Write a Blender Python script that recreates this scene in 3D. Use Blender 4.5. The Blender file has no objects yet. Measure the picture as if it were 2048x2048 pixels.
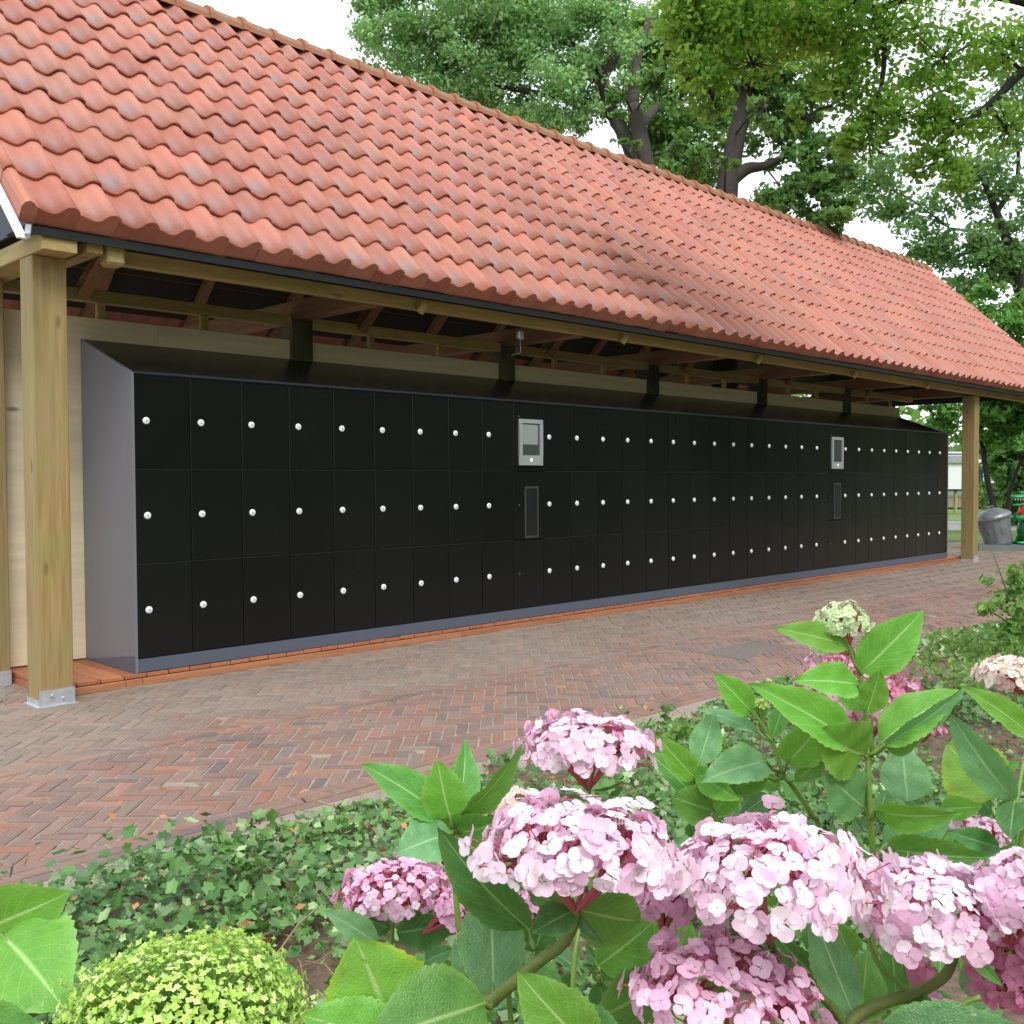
import bpy, math, random
import numpy as np
from mathutils import Vector, Matrix
random.seed(7); rng = np.random.default_rng(11)
S = bpy.context.scene; COL = S.collection
PI = math.pi
# ------------------------------------------------------------------ camera
FPX, YAW, PIT, ROL = 2014.96, 0.78633, 0.0311, -0.0041
CAM = np.array([-3.1503, -6.7127, 1.4])
_F = np.array([math.sin(YAW)*math.cos(PIT), math.cos(YAW)*math.cos(PIT), -math.sin(PIT)])
_R = np.array([math.cos(YAW), -math.sin(YAW), 0.]); _U = np.cross(_R, _F)
R2 = math.cos(ROL)*_R + math.sin(ROL)*_U; U2 = -math.sin(ROL)*_R + math.cos(ROL)*_U
cd = bpy.data.cameras.new('camera'); cam = bpy.data.objects.new('camera', cd); COL.objects.link(cam)
M = Matrix(((R2[0], U2[0], -_F[0], CAM[0]), (R2[1], U2[1], -_F[1], CAM[1]), (R2[2], U2[2], -_F[2], CAM[2]), (0, 0, 0, 1)))
cam.matrix_world = M
cd.sensor_width = 36; cd.lens = 36*FPX/2048; cd.clip_start = .05; cd.clip_end = 2000
S.camera = cam
# ------------------------------------------------------------------ world, sun, exposure
W = bpy.data.worlds.new('World'); S.world = W; W.use_nodes = True
nt = W.node_tree; nt.nodes.clear()
SUN_EL, SUN_AZ = math.radians(52), math.radians(205)
sky = nt.nodes.new('ShaderNodeTexSky'); sky.sky_type = 'NISHITA'; sky.sun_disc = False
sky.sun_elevation = SUN_EL; sky.sun_rotation = SUN_AZ
b1 = nt.nodes.new('ShaderNodeBackground'); b1.inputs[1].default_value = .05
b2 = nt.nodes.new('ShaderNodeBackground'); b2.inputs[0].default_value = (.95, .98, 1, 1); b2.inputs[1].default_value = .95
ad = nt.nodes.new('ShaderNodeAddShader'); wo = nt.nodes.new('ShaderNodeOutputWorld')
nt.links.new(sky.outputs[0], b1.inputs[0]); nt.links.new(b1.outputs[0], ad.inputs[0]); nt.links.new(b2.outputs[0], ad.inputs[1]); nt.links.new(ad.outputs[0], wo.inputs[0])
sl = bpy.data.lights.new('sun', 'SUN'); sl.energy = 1.5; sl.angle = math.radians(20); sl.color = (1, .97, .92)
so = bpy.data.objects.new('sun', sl); COL.objects.link(so)
sd = Vector((math.sin(SUN_AZ)*math.cos(SUN_EL), math.cos(SUN_AZ)*math.cos(SUN_EL), math.sin(SUN_EL)))
so.rotation_euler = sd.to_track_quat('Z', 'Y').to_euler(); so.location = (0, -10, 20)
S.view_settings.view_transform = 'Standard'; S.view_settings.look = 'None'; S.view_settings.gamma = 1
S.view_settings.use_curve_mapping = False; S.view_settings.exposure = .58
S.render.engine = 'CYCLES'
try:
    S.cycles.max_bounces = 6; S.cycles.transparent_max_bounces = 4
except Exception: pass
# ------------------------------------------------------------------ helpers
def at(px, py, dep):      # a pixel of the 1932-wide view and a distance -> a point of the place
    k = 2048/1932; u, v = px*k, py*k
    return CAM + (_F + R2*(u-1024)/FPX - U2*(v-1024)/FPX)*dep
def tag(o, label=None, cat=None, group=None, kind=None):
    if label: o['label'] = label
    if cat: o['category'] = cat
    if group: o['group'] = group
    if kind: o['kind'] = kind
    return o
def empty(name, loc=(0, 0, 0), **kw):
    o = bpy.data.objects.new(name, None); COL.objects.link(o); o.location = loc; o.empty_display_size = .1
    return tag(o, **kw)
def link(name, me, mat=None, parent=None, loc=None, mw=None):
    o = bpy.data.objects.new(name, me); COL.objects.link(o)
    if mat is not None:
        if len(me.materials) == 0: me.materials.append(mat)
        elif me.materials[0] != mat:
            o.material_slots[0].link = 'OBJECT'; o.material_slots[0].material = mat
    if parent is not None:
        o.parent = parent; o.matrix_parent_inverse = PINV(parent)
    if loc is not None: o.location = loc
    if mw is not None: o.matrix_local = PINV2(parent) @ mw if parent is not None else mw
    return o
_world = {}
def WM(o):
    m = o.matrix_basis.copy(); p = o.parent
    while p is not None: m = p.matrix_basis @ m; p = p.parent
    return m
def PINV(p): return Matrix.Identity(4)
def PINV2(p): return WM(p).inverted()
def mesh_np(name, V, Fc, tint=None, uv=None, smooth=False, mats=None, midx=None):
    """V (n,3); Fc list of tuples or (m,k) array; tint (n,3); uv (n,2) per vertex"""
    me = bpy.data.meshes.new(name)
    V = np.asarray(V, dtype=np.float32)
    if isinstance(Fc, np.ndarray):
        m, k = Fc.shape; tot = np.full(m, k, np.int32); flat = Fc.astype(np.int32).ravel()
    else:
        tot = np.array([len(f) for f in Fc], np.int32); flat = np.array([i for f in Fc for i in f], np.int32); m = len(tot)
    me.vertices.add(len(V)); me.vertices.foreach_set('co', V.ravel())
    me.loops.add(len(flat)); me.loops.foreach_set('vertex_index', flat)
    me.polygons.add(m); st = np.zeros(m, np.int32); st[1:] = np.cumsum(tot)[:-1]
    me.polygons.foreach_set('loop_start', st); me.polygons.foreach_set('loop_total', tot)
    if midx is not None: me.polygons.foreach_set('material_index', np.asarray(midx, np.int32))
    me.update(calc_edges=True)
    if tint is not None:
        t = np.ones((len(V), 4), np.float32); t[:, :3] = tint
        a = me.attributes.new('tint', 'FLOAT_COLOR', 'POINT'); a.data.foreach_set('color', t.ravel())
    if uv is not None:
        l = me.uv_layers.new(name='UVMap'); l.data.foreach_set('uv', np.asarray(uv, np.float32)[flat].ravel())
    me.polygons.foreach_set('use_smooth', np.full(m, bool(smooth)))
    me.validate()
    if mats:
        for q in mats: me.materials.append(q)
    return me
class MB:
    def __init__(s): s.v = []; s.f = []; s.n = 0
    def add(s, V, Fc):
        s.v.extend([tuple(p) for p in V]); s.f.extend([tuple(i+s.n for i in f) for f in Fc]); s.n += len(V); return s
    def box(s, x0, x1, y0, y1, z0, z1, bev=0.):
        b = min(bev, (x1-x0)*.45, (y1-y0)*.45, (z1-z0)*.45)
        if b <= 0:
            V = [(x, y, z) for x in (x0, x1) for y in (y0, y1) for z in (z0, z1)]
            return s.add(V, [(0, 1, 3, 2), (4, 6, 7, 5), (0, 4, 5, 1), (2, 3, 7, 6), (0, 2, 6, 4), (1, 5, 7, 3)])
        V = []; idx = {}
        for i, x in enumerate((x0, x1)):
            for j, y in enumerate((y0, y1)):
                for k, z in enumerate((z0, z1)):
                    sx, sy, sz = (1, -1)[i], (1, -1)[j], (1, -1)[k]
                    for a in range(3):
                        p = [x+sx*b, y+sy*b, z+sz*b]; p[a] = (x, y, z)[a]
                        idx[(i, j, k, a)] = len(V); V.append(tuple(p))
        Fc = []
        for i in (0, 1):
            q = [(0, 0), (1, 0), (1, 1), (0, 1)]
            f = [idx[(i, a, b_, 0)] for a, b_ in q]; Fc.append(f[::-1] if i == 0 else f)
            f = [idx[(a, i, b_, 1)] for a, b_ in q]; Fc.append(f if i == 0 else f[::-1])
            f = [idx[(a, b_, i, 2)] for a, b_ in q]; Fc.append(f[::-1] if i == 0 else f)
        for i in (0, 1):
            for j in (0, 1):
                fl = (i != j)
                f = [idx[(i, j, 0, 0)], idx[(i, j, 0, 1)], idx[(i, j, 1, 1)], idx[(i, j, 1, 0)]]; Fc.append(f[::-1] if fl else f)
                f = [idx[(i, 0, j, 0)], idx[(i, 1, j, 0)], idx[(i, 1, j, 2)], idx[(i, 0, j, 2)]]; Fc.append(f[::-1] if fl else f)
                f = [idx[(0, i, j, 1)], idx[(0, i, j, 2)], idx[(1, i, j, 2)], idx[(1, i, j, 1)]]; Fc.append(f[::-1] if fl else f)
        for i in (0, 1):
            for j in (0, 1):
                for k in (0, 1):
                    f = [idx[(i, j, k, 0)], idx[(i, j, k, 1)], idx[(i, j, k, 2)]]
                    Fc.append(f if (i+j+k) % 2 == 1 else f[::-1])
        return s.add(V, Fc)
    def beam(s, a, b, w, h, up=(0, 0, 1)):
        a, b = Vector(a), Vector(b); d = (b-a).normalized(); r = d.cross(Vector(up)).normalized(); u = r.cross(d)
        V = [tuple(p+r*(w/2*i)+u*(h/2*j)) for p in (a, b) for i, j in ((-1, -1), (1, -1), (1, 1), (-1, 1))]
        return s.add(V, [(3, 2, 1, 0), (4, 5, 6, 7), (0, 1, 5, 4), (1, 2, 6, 5), (2, 3, 7, 6), (3, 0, 4, 7)])
    def tube(s, pts, rad, n=8, cap=True):
        pts = [Vector(p) for p in pts]; rad = rad if hasattr(rad, '__len__') else [rad]*len(pts)
        V = []; Fc = []; ref = Vector((.31, .57, .76))
        for i, p in enumerate(pts):
            d = (pts[min(i+1, len(pts)-1)]-pts[max(i-1, 0)]).normalized()
            r = d.cross(ref)
            if r.length < .05: r = d.cross(Vector((1, 0, 0)))
            r.normalize(); u = r.cross(d)
            for k in range(n):
                a = 2*PI*k/n; V.append(tuple(p+(r*math.cos(a)+u*math.sin(a))*rad[i]))
        for i in range(len(pts)-1):
            for k in range(n): Fc.append((i*n+k, i*n+(k+1) % n, (i+1)*n+(k+1) % n, (i+1)*n+k))
        if cap: Fc.append(tuple(range(n))[::-1]); Fc.append(tuple((len(pts)-1)*n+k for k in range(n)))
        return s.add(V, Fc)
    def lathe(s, prof, c=(0, 0, 0), axis='Z', n=20):
        V = []; Fc = []
        for r, h in prof:
            for k in range(n):
                a = 2*PI*k/n; x, y = r*math.cos(a), r*math.sin(a)
                q = {'Z': (x, y, h), 'Y': (x, h, y), 'X': (h, x, y)}[axis]
                V.append((c[0]+q[0], c[1]+q[1], c[2]+q[2]))
        for i in range(len(prof)-1):
            for k in range(n):
                f = (i*n+k, i*n+(k+1) % n, (i+1)*n+(k+1) % n, (i+1)*n+k); Fc.append(f if axis != 'Y' else f[::-1])
        return s.add(V, Fc)
    def mesh(s, name, smooth=False): return mesh_np(name, s.v, s.f, smooth=smooth)
    def build(s, name, mat, parent=None, smooth=False, **kw):
        return tag(link(name, s.mesh(name, smooth), mat, parent), **kw)
# ------------------------------------------------------------------ materials
class NT:
    def __init__(s, name):
        s.m = bpy.data.materials.new(name); s.m.use_nodes = True; s.t = s.m.node_tree; s.t.nodes.clear()
        s.out = s.t.nodes.new('ShaderNodeOutputMaterial')
    def n(s, ty, **kw):
        q = s.t.nodes.new('ShaderNode'+ty)
        for k, v in kw.items():
            if k.startswith('i_'):
                key = k[2:]; key = int(key) if key.isdigit() else key.replace('_', ' ')
                s.set(q.inputs[key], v)
            else: setattr(q, k, v)
        return q
    def set(s, inp, v):
        if hasattr(v, 'is_output') or isinstance(v, bpy.types.NodeSocket): s.t.links.new(v, inp)
        elif hasattr(v, '__len__') and inp.type == 'RGBA' and len(v) == 3: inp.default_value = (*v, 1)
        else: inp.default_value = v
    def noise(s, vec=None, scale=5, detail=4, rough=.5, dist=0):
        q = s.n('TexNoise'); q.inputs['Scale'].default_value = scale; q.inputs['Detail'].default_value = detail
        q.inputs['Roughness'].default_value = rough; q.inputs['Distortion'].default_value = dist
        if vec is not None: s.t.links.new(vec, q.inputs['Vector'])
        return q.outputs['Fac']
    def ramp(s, fac, stops):
        q = s.n('ValToRGB'); s.set(q.inputs[0], fac); el = q.color_ramp.elements
        while len(el) < len(stops): el.new(.5)
        for e, (p, c) in zip(el, stops): e.position = p; e.color = (*c, 1) if len(c) == 3 else c
        return q.outputs[0]
    def mix(s, f, a, b, mode='MIX'):
        q = s.n('Mix', data_type='RGBA', blend_type=mode); s.set(q.inputs[0], f); s.set(q.inputs[6], a); s.set(q.inputs[7], b); return q.outputs[2]
    def math(s, op, a, b=None, c=None, clamp=False):
        q = s.n('Math', operation=op, use_clamp=clamp); s.set(q.inputs[0], a)
        if b is not None: s.set(q.inputs[1], b)
        if c is not None: s.set(q.inputs[2], c)
        return q.outputs[0]
    def maprange(s, v, a, b, c=0., d=1.):
        q = s.n('MapRange'); s.set(q.inputs[0], v); q.inputs[1].default_value = a; q.inputs[2].default_value = b
        q.inputs[3].default_value = c; q.inputs[4].default_value = d; return q.outputs[0]
    def obj(s, scale=(1, 1, 1), which='Object'):
        tc = s.n('TexCoord'); mp = s.n('Mapping'); mp.inputs['Scale'].default_value = scale
        s.t.links.new(tc.outputs[which], mp.inputs[0]); return mp.outputs[0]
    def attr(s, name='tint'):
        q = s.n('Attribute', attribute_name=name); return q.outputs['Color']
    def sep(s, c):
        q = s.n('SeparateColor'); s.set(q.inputs[0], c); return q.outputs
    def rand(s): return s.n('ObjectInfo').outputs['Random']
    def hsv(s, col, h=.5, sat=1., v=1.):
        q = s.n('HueSaturation'); s.set(q.inputs['Hue'], h); s.set(q.inputs['Saturation'], sat); s.set(q.inputs['Value'], v); s.set(q.inputs['Color'], col); return q.outputs[0]
    def bump(s, h, strength=.3, dist=.01):
        q = s.n('Bump'); q.inputs['Strength'].default_value = strength; q.inputs['Distance'].default_value = dist; s.set(q.inputs['Height'], h); return q.outputs[0]
    def done(s, col, rough=.7, metal=0., spec=.5, bump=None, transl=0., coat=0., sss=0., tcol=None):
        p = s.n('BsdfPrincipled'); s.set(p.inputs['Base Color'], col); s.set(p.inputs['Roughness'], rough); p.inputs['Metallic'].default_value = metal
        p.inputs['Specular IOR Level'].default_value = spec; p.inputs['Coat Weight'].default_value = coat
        if bump is not None: s.set(p.inputs['Normal'], bump)
        res = p.outputs[0]
        if transl > 0:
            t = s.n('BsdfTranslucent'); s.set(t.inputs[0], tcol if tcol is not None else col)
            mx = s.n('MixShader'); mx.inputs[0].default_value = transl
            s.t.links.new(res, mx.inputs[1]); s.t.links.new(t.outputs[0], mx.inputs[2]); res = mx.outputs[0]
        s.t.links.new(res, s.out.inputs[0]); return s.m
def simple(name, col, rough=.6, metal=0., spec=.5, var=.12, nscale=6., bumps=0.):
    t = NT(name); o = t.obj(); n = t.noise(o, nscale, 5, .6)
    c = t.mix(t.math('MULTIPLY', t.maprange(n, .3, .7), var*2), col, tuple(x*.55 for x in col))
    return t.done(c, rough, metal, spec, t.bump(t.noise(o, nscale*8, 3), bumps, .01) if bumps else None)
def wood(name, c1, c2, axis='X', knots=True, rough=.75, grain=1., dirt=(.25, .22, .12), green=0.):
    t = NT(name); st = {'X': (.06, 1, 1), 'Y': (1, .06, 1), 'Z': (1, 1, .06)}[axis]
    oi = t.n('ObjectInfo'); tc = t.n('TexCoord')
    ad = t.n('VectorMath', operation='ADD'); t.t.links.new(tc.outputs['Object'], ad.inputs[0])
    sc = t.n('VectorMath', operation='SCALE'); sc.inputs[0].default_value = (13.1, 7.7, 5.3); t.t.links.new(oi.outputs['Random'], sc.inputs['Scale'])
    t.t.links.new(sc.outputs[0], ad.inputs[1])
    mp = t.n('Mapping'); mp.inputs['Scale'].default_value = st; t.t.links.new(ad.outputs[0], mp.inputs[0])
    g = t.noise(mp.outputs[0], 38*grain, 5, .6, .4); g2 = t.noise(mp.outputs[0], 7, 3, .5, 1.)
    c = t.mix(t.maprange(g, .35, .65), c1, c2)
    c = t.mix(t.math('MULTIPLY', t.maprange(g2, .4, .7), .45), c, tuple(x*.62 for x in c1))
    big = t.noise(ad.outputs[0], 1.7, 3, .6)
    c = t.mix(t.math('MULTIPLY', t.maprange(big, .45, .7), .4), c, dirt)
    if green > 0:
        gg = t.noise(ad.outputs[0], 3.1, 2, .5); c = t.mix(t.math('MULTIPLY', t.maprange(gg, .5, .65), green), c, (.22, .26, .06))
    if knots:
        v = t.n('TexVoronoi'); mp2 = t.n('Mapping'); mp2.inputs['Scale'].default_value = tuple({.06: .35, 1: 1}[q] for q in st); t.t.links.new(ad.outputs[0], mp2.inputs[0])
        t.t.links.new(mp2.outputs[0], v.inputs['Vector']); v.inputs['Scale'].default_value = 5.5
        k = t.maprange(v.outputs['Distance'], .05, .12, 1, 0); c = t.mix(t.math('MULTIPLY', k, .7), c, (.13, .07, .03))
    v = t.math('MULTIPLY_ADD', oi.outputs['Random'], .25, .88)
    c = t.hsv(c, v=v)
    return t.done(c, rough, bump=t.bump(g, .25, .004))
olive = lambda ax, n: wood(n, (.50, .37, .15), (.38, .27, .095), ax, green=.35)
M_post = wood('impregnated_pine_upright', (.38, .265, .11), (.26, .17, .06), 'Z', green=.3)
M_beamx = olive('X', 'impregnated_pine_lengthwise'); M_beamy = olive('Y', 'impregnated_pine_crosswise')
M_tie = wood('planed_brown_pine', (.34, .19, .11), (.25, .13, .07), 'Y')
M_dark = wood('dark_wood_post', (.05, .045, .028), (.03, .028, .018), 'Z', knots=False)  # much darker wood tone than the other posts
M_ply = wood('pale_spruce_plywood', (.80, .70, .50), (.74, .63, .43), 'X', grain=.6, dirt=(.70, .60, .42))
M_deck = wood('orange_hardwood_deck', (.46, .18, .085), (.34, .12, .06), 'Y', knots=False, dirt=(.35, .12, .06), rough=.6)
M_deckx = wood('orange_hardwood_edge', (.46, .20, .10), (.33, .13, .065), 'X', knots=False, dirt=(.40, .16, .07), rough=.6)
M_sheath = simple('bitumen_underlay_and_shade', (.028, .025, .022), .8)
M_black = simple('black_rubber_fascia', (.008, .0085, .010), .55, var=.2)
M_white = simple('white_coated_metal', (.78, .80, .80), .4)
M_galv = simple('galvanised_steel', (.62, .66, .72), .42, .55, var=.25, nscale=25)
M_grey = simple('grey_locker_panel', (.185, .187, .215), .38, spec=.4, var=.05)
M_plinth = simple('blue_grey_plinth', (.095, .11, .15), .4, var=.05)
M_cap = simple('glossy_dark_top', (.013, .013, .014), .26, spec=.28, var=.05)
def door_mat():
    t = NT('black_locker_door'); o = t.obj(); r = t.rand()
    n = t.noise(o, 2.2, 3, .6); c = t.mix(n, (.0065, .0075, .0072), (.010, .011, .0105)); c = t.hsv(c, v=t.math('MULTIPLY_ADD', r, .2, .8))
    return t.done(c, t.math('MULTIPLY_ADD', r, .02, .22), spec=.28, bump=t.bump(t.noise(o, 3, 2), .05, .02))
M_door = door_mat()
M_lock = simple('white_lock_button', (.86, .88, .92), .35, var=.03)
M_lockhole = simple('lock_keyhole_grey', (.30, .32, .35), .4, .3)
M_frame = simple('brushed_aluminium', (.52, .54, .56), .4, .5)
M_screen = simple('dark_glass_screen', (.06, .07, .065), .08, spec=.7, var=.02)
M_screen2 = simple('pale_display_paper', (.28, .31, .30), .35, var=.05)
M_slot = simple('slot_interior', (.012, .013, .015), .3)
def tile_mat():
    t = NT('terracotta_roof_tile'); a = t.sep(t.attr()); o = t.obj(); uvn = t.n('UVMap').outputs[0]
    base = t.mix(a[0], (.52, .172, .108), (.36, .10, .062)); base = t.mix(t.math('MULTIPLY', a[1], .45), base, (.47, .22, .155))
    n = t.noise(o, 9, 4, .6); base = t.mix(t.math('MULTIPLY', t.maprange(n, .4, .7), .35), base, (.50, .25, .20))
    su = t.n('SeparateXYZ'); t.t.links.new(uvn, su.inputs[0])
    dx = t.math('MULTIPLY', t.math('SUBTRACT', su.outputs[0], .40), 2.6); dy = t.math('MULTIPLY', t.math('SUBTRACT', su.outputs[1], .38), 2.4)
    d = t.math('SQRT', t.math('ADD', t.math('MULTIPLY', dx, dx), t.math('MULTIPLY', dy, dy)))
    n2 = t.noise(o, 16, 4, .6); d2 = t.math('ADD', d, t.math('MULTIPLY', t.math('SUBTRACT', n2, .5), 1.3))
    k = t.maprange(d2, .25, 1.0, 1, 0); k = t.math('MULTIPLY', k, t.maprange(a[2], .0, 1., .25, .9))
    c = t.mix(k, base, (.245, .215, .22))
    n3 = t.noise(o, 60, 3, .7); c = t.mix(t.math('MULTIPLY', t.maprange(n3, .52, .72), .35), c, (.22, .12, .09))
    gp = t.n('NewGeometry').outputs['Position']; w1 = t.noise(gp, .8, 5, .7); c = t.mix(t.math('MULTIPLY', t.maprange(w1, .5, .75), .4), c, (.27, .17, .13))
    w2 = t.noise(gp, 5, 6, .75); c = t.mix(t.math('MULTIPLY', t.maprange(w2, .60, .72), .45), c, (.16, .13, .11))
    return t.done(c, t.maprange(n, .3, .7, .5, .72), spec=.4, bump=t.bump(t.noise(o, 45, 4), .25, .005))
M_tile = tile_mat()
def ridge_mat():
    t = NT('weathered_ridge_tile'); o = t.obj(); n = t.noise(o, 8, 5, .65)
    c = t.ramp(n, [(.3, (.46, .17, .065)), (.5, (.36, .125, .06)), (.62, (.24, .16, .10)), (.75, (.30, .28, .22))])
    return t.done(c, .8, bump=t.bump(t.noise(o, 40, 4), .3, .01))
M_ridge = ridge_mat()
def brick_mat():
    t = NT('worn_paving_brick'); a = t.sep(t.attr()); o = t.obj(which='Object')
    g = t.n('NewGeometry').outputs['Position']
    base = t.ramp(a[0], [(0, (.38, .185, .135)), (.14, (.31, .168, .13)), (.38, (.285, .175, .14)), (.66, (.265, .165, .138)), (.86, (.225, .15, .135)), (.97, (.175, .135, .13)), (1, (.30, .23, .17))])
    n = t.noise(g, 14, 5, .65); c = t.mix(t.math('MULTIPLY', t.maprange(n, .4, .7), .4), base, (.30, .26, .22))
    n2 = t.noise(g, 90, 3, .7); c = t.mix(t.math('MULTIPLY', t.maprange(n2, .5, .8), .25), c, (.10, .08, .07))
    sx = t.n('SeparateXYZ'); t.t.links.new(g, sx.inputs[0])
    big = t.noise(g, .9, 4, .6)   # sand swept over the strip by the deck
    yy = t.math('ADD', sx.outputs[1], t.math('MULTIPLY', t.math('SUBTRACT', big, .5), 1.6))
    k = t.math('MULTIPLY', t.maprange(yy, -1.75, -1.15), .55); c = t.mix(k, c, (.31, .26, .21))
    big2 = t.noise(g, .5, 3, .6); c = t.mix(t.math('MULTIPLY', t.maprange(big2, .45, .75), .35), c, (.36, .31, .27))
    c = t.hsv(c, sat=1.12, v=t.math('MULTIPLY_ADD', a[1], .18, .74))
    return t.done(c, .78, bump=t.bump(n2, .35, .004))
M_brick = brick_mat()
def sand_mat(name, c1, c2, sc=30, bs=.5):
    t = NT(name); g = t.n('NewGeometry').outputs['Position']; n = t.noise(g, sc, 6, .7); n2 = t.noise(g, 1.1, 4, .6)
    c = t.mix(t.maprange(n, .35, .65), c1, c2); c = t.mix(t.math('MULTIPLY', t.maprange(n2, .4, .7), .4), c, tuple(x*.6 for x in c1))
    return t.done(c, .95, bump=t.bump(n, bs, .02))
M_sand = sand_mat('sandy_joint_bed', (.36, .30, .24), (.27, .22, .18))
M_soil = sand_mat('dark_garden_soil', (.11, .075, .05), (.24, .165, .11), 22, .9)
M_far = sand_mat('far_brick_paving', (.22, .17, .145), (.18, .14, .12), 9, .1)
M_conc = sand_mat('pale_concrete', (.34, .32, .30), (.27, .26, .25), 25, .3)
M_lawn = sand_mat('mown_grass', (.12, .22, .04), (.09, .16, .035), 12, .8)
M_drain = sand_mat('grey_drain_cover', (.20, .165, .145), (.15, .125, .11), 60, .4)
def leafy(name, c1, c2, c3=None, transl=.35, rough=.5, spec=.35, objr=False):
    t = NT(name); a = t.sep(t.attr()); c = t.mix(a[0], c1, c2)
    if c3: c = t.mix(t.maprange(a[1], .8, 1.), c, c3)
    c = t.hsv(c, v=t.math('MULTIPLY_ADD', a[2], .7, .68))
    return t.done(c, rough, spec=spec, transl=transl, tcol=t.mix(.5, c, (.34, .55, .06)))
M_lfA = leafy('willow_green_leaves', (.20, .40, .14), (.33, .56, .25), (.32, .42, .22), .35)
M_lfB = leafy('dark_oak_leaves', (.075, .18, .045), (.16, .32, .095), (.20, .38, .13), .4)
M_lfD = leafy('yellow_green_leaves', (.13, .30, .04), (.25, .47, .08), (.42, .46, .14), .62)
M_lfC = leafy('grey_green_leaves', (.09, .19, .065), (.16, .30, .11), (.22, .38, .16), .4)
M_lfE = leafy('bright_shrub_leaves', (.10, .26, .05), (.18, .38, .09), None, .35)
M_ivy = leafy('ivy_leaves', (.035, .115, .03), (.14, .29, .07), (.34, .46, .22), .15, .38, .5)
M_bud = leafy('lime_bud_florets', (.52, .76, .14), (.76, .93, .32), (.84, .94, .55), .4, .6)
M_litter = leafy('dead_leaves', (.26, .11, .05), (.42, .22, .10), (.55, .20, .07), .1, .8)
M_barkk = simple('grey_brown_bark', (.060, .050, .040), .9, var=.4, nscale=9, bumps=.6)
M_bark2 = simple('dark_bark', (.035, .030, .026), .9, var=.4, nscale=9, bumps=.6)
def bigleaf(name, c1, c2, edge, vein, transl=.28, rough=.42):
    t = NT(name); uvn = t.n('UVMap').outputs[0]; s = t.n('SeparateXYZ'); t.t.links.new(uvn, s.inputs[0]); u, v = s.outputs[0], s.outputs[1]
    o = t.obj(); r = t.rand(); au = t.math('ABSOLUTE', t.math('SUBTRACT', u, .5))   # 0 at the midrib .5 at the edge
    n = t.noise(o, 5, 4, .6); c = t.mix(t.maprange(n, .35, .7), c1, c2)
    c = t.mix(t.maprange(t.math('ADD', au, t.math('MULTIPLY', n, .14)), .44, .60), c, edge)
    sv = t.math('FRACT', t.math('MULTIPLY', t.math('SUBTRACT', v, t.math('MULTIPLY', au, .75)), 8.))
    sv = t.math('ABSOLUTE', t.math('SUBTRACT', sv, .5)); side = t.math('MULTIPLY', t.maprange(sv, .0, .07, 1, 0), t.maprange(au, .40, .48, 1, 0))
    mid = t.maprange(au, .010, .035, 1, 0); vv = t.math('MAXIMUM', t.math('MULTIPLY', side, .42), mid)
    fine = t.n('TexVoronoi', feature='DISTANCE_TO_EDGE'); mp = t.n('Mapping'); mp.inputs['Scale'].default_value = (1, 1.5, 1); t.t.links.new(uvn, mp.inputs[0]); t.t.links.new(mp.outputs[0], fine.inputs['Vector']); fine.inputs['Scale'].default_value = 22
    c = t.mix(t.math('MULTIPLY', t.maprange(fine.outputs['Distance'], 0, .05, 1, 0), .18), c, vein)
    c = t.mix(vv, c, vein); c = t.hsv(c, h=t.math('MULTIPLY_ADD', r, .02, .49), v=t.math('MULTIPLY_ADD', r, .28, .86))
    sp_ = t.noise(o, 13, 2, .5); c = t.mix(t.math('MULTIPLY', t.maprange(sp_, .70, .76), .7), c, (.16, .12, .03))
    hgt = t.math('ADD', t.math('MULTIPLY', vv, -1.), t.math('MULTIPLY', fine.outputs['Distance'], 1.2))
    return t.done(c, rough, spec=.45, transl=transl, bump=t.bump(hgt, .35, .0025), tcol=t.mix(.6, c, (.25, .5, .03)))
L_BR = bigleaf('fresh_green_leaf', (.13, .38, .04), (.19, .47, .06), (.28, .55, .11), (.42, .66, .22))
L_MD = bigleaf('mid_green_leaf', (.08, .26, .045), (.13, .36, .065), (.20, .44, .09), (.34, .56, .20))
L_BL = bigleaf('blue_green_leaf', (.12, .31, .12), (.18, .41, .17), (.19, .42, .12), (.34, .56, .27), .18, .36)
L_DK = bigleaf('deep_green_leaf', (.04, .145, .035), (.07, .21, .055), (.11, .27, .06), (.21, .38, .14), .15, .34)
L_YL = bigleaf('yellow_edged_leaf', (.20, .46, .07), (.28, .56, .08), (.45, .66, .05), (.45, .68, .25))
LM = dict(B=L_BR, M=L_MD, U=L_BL, D=L_DK, Y=L_YL)
def petal_mat(name, c_in, c_out, deep):
    t = NT(name); a = t.sep(t.attr()); c = t.mix(t.maprange(a[0], .1, .95), c_in, c_out); c = t.mix(t.maprange(a[0], .0, .16, .8, 0), c, deep)
    r = t.rand(); rr = t.math('MAXIMUM', t.maprange(r, .55, 1.), t.maprange(a[1], .5, 1.)); c = t.mix(t.math('MULTIPLY', rr, .6), c, deep)
    return t.done(c, .6, spec=.25, transl=.25, bump=t.bump(t.noise(t.obj(), 60, 2), .1, .001))
P_W = petal_mat('white_pink_petals', (.94, .90, .90), (.92, .74, .85), (.84, .42, .66))
P_P = petal_mat('pink_petals', (.93, .83, .88), (.90, .62, .79), (.80, .32, .58))
P_R = petal_mat('deep_pink_petals', (.80, .55, .68), (.76, .30, .50), (.60, .08, .20))
P_G = petal_mat('greenish_white_petals', (.55, .72, .30), (.80, .88, .66), (.60, .75, .35))
P_C = petal_mat('cream_petals', (.85, .80, .62), (.86, .72, .68), (.80, .55, .55))
M_red = simple('red_flower_stalk', (.50, .11, .12), .6, var=.2)
M_stem = simple('green_flower_stem', (.20, .34, .06), .55, var=.3, nscale=20)
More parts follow.
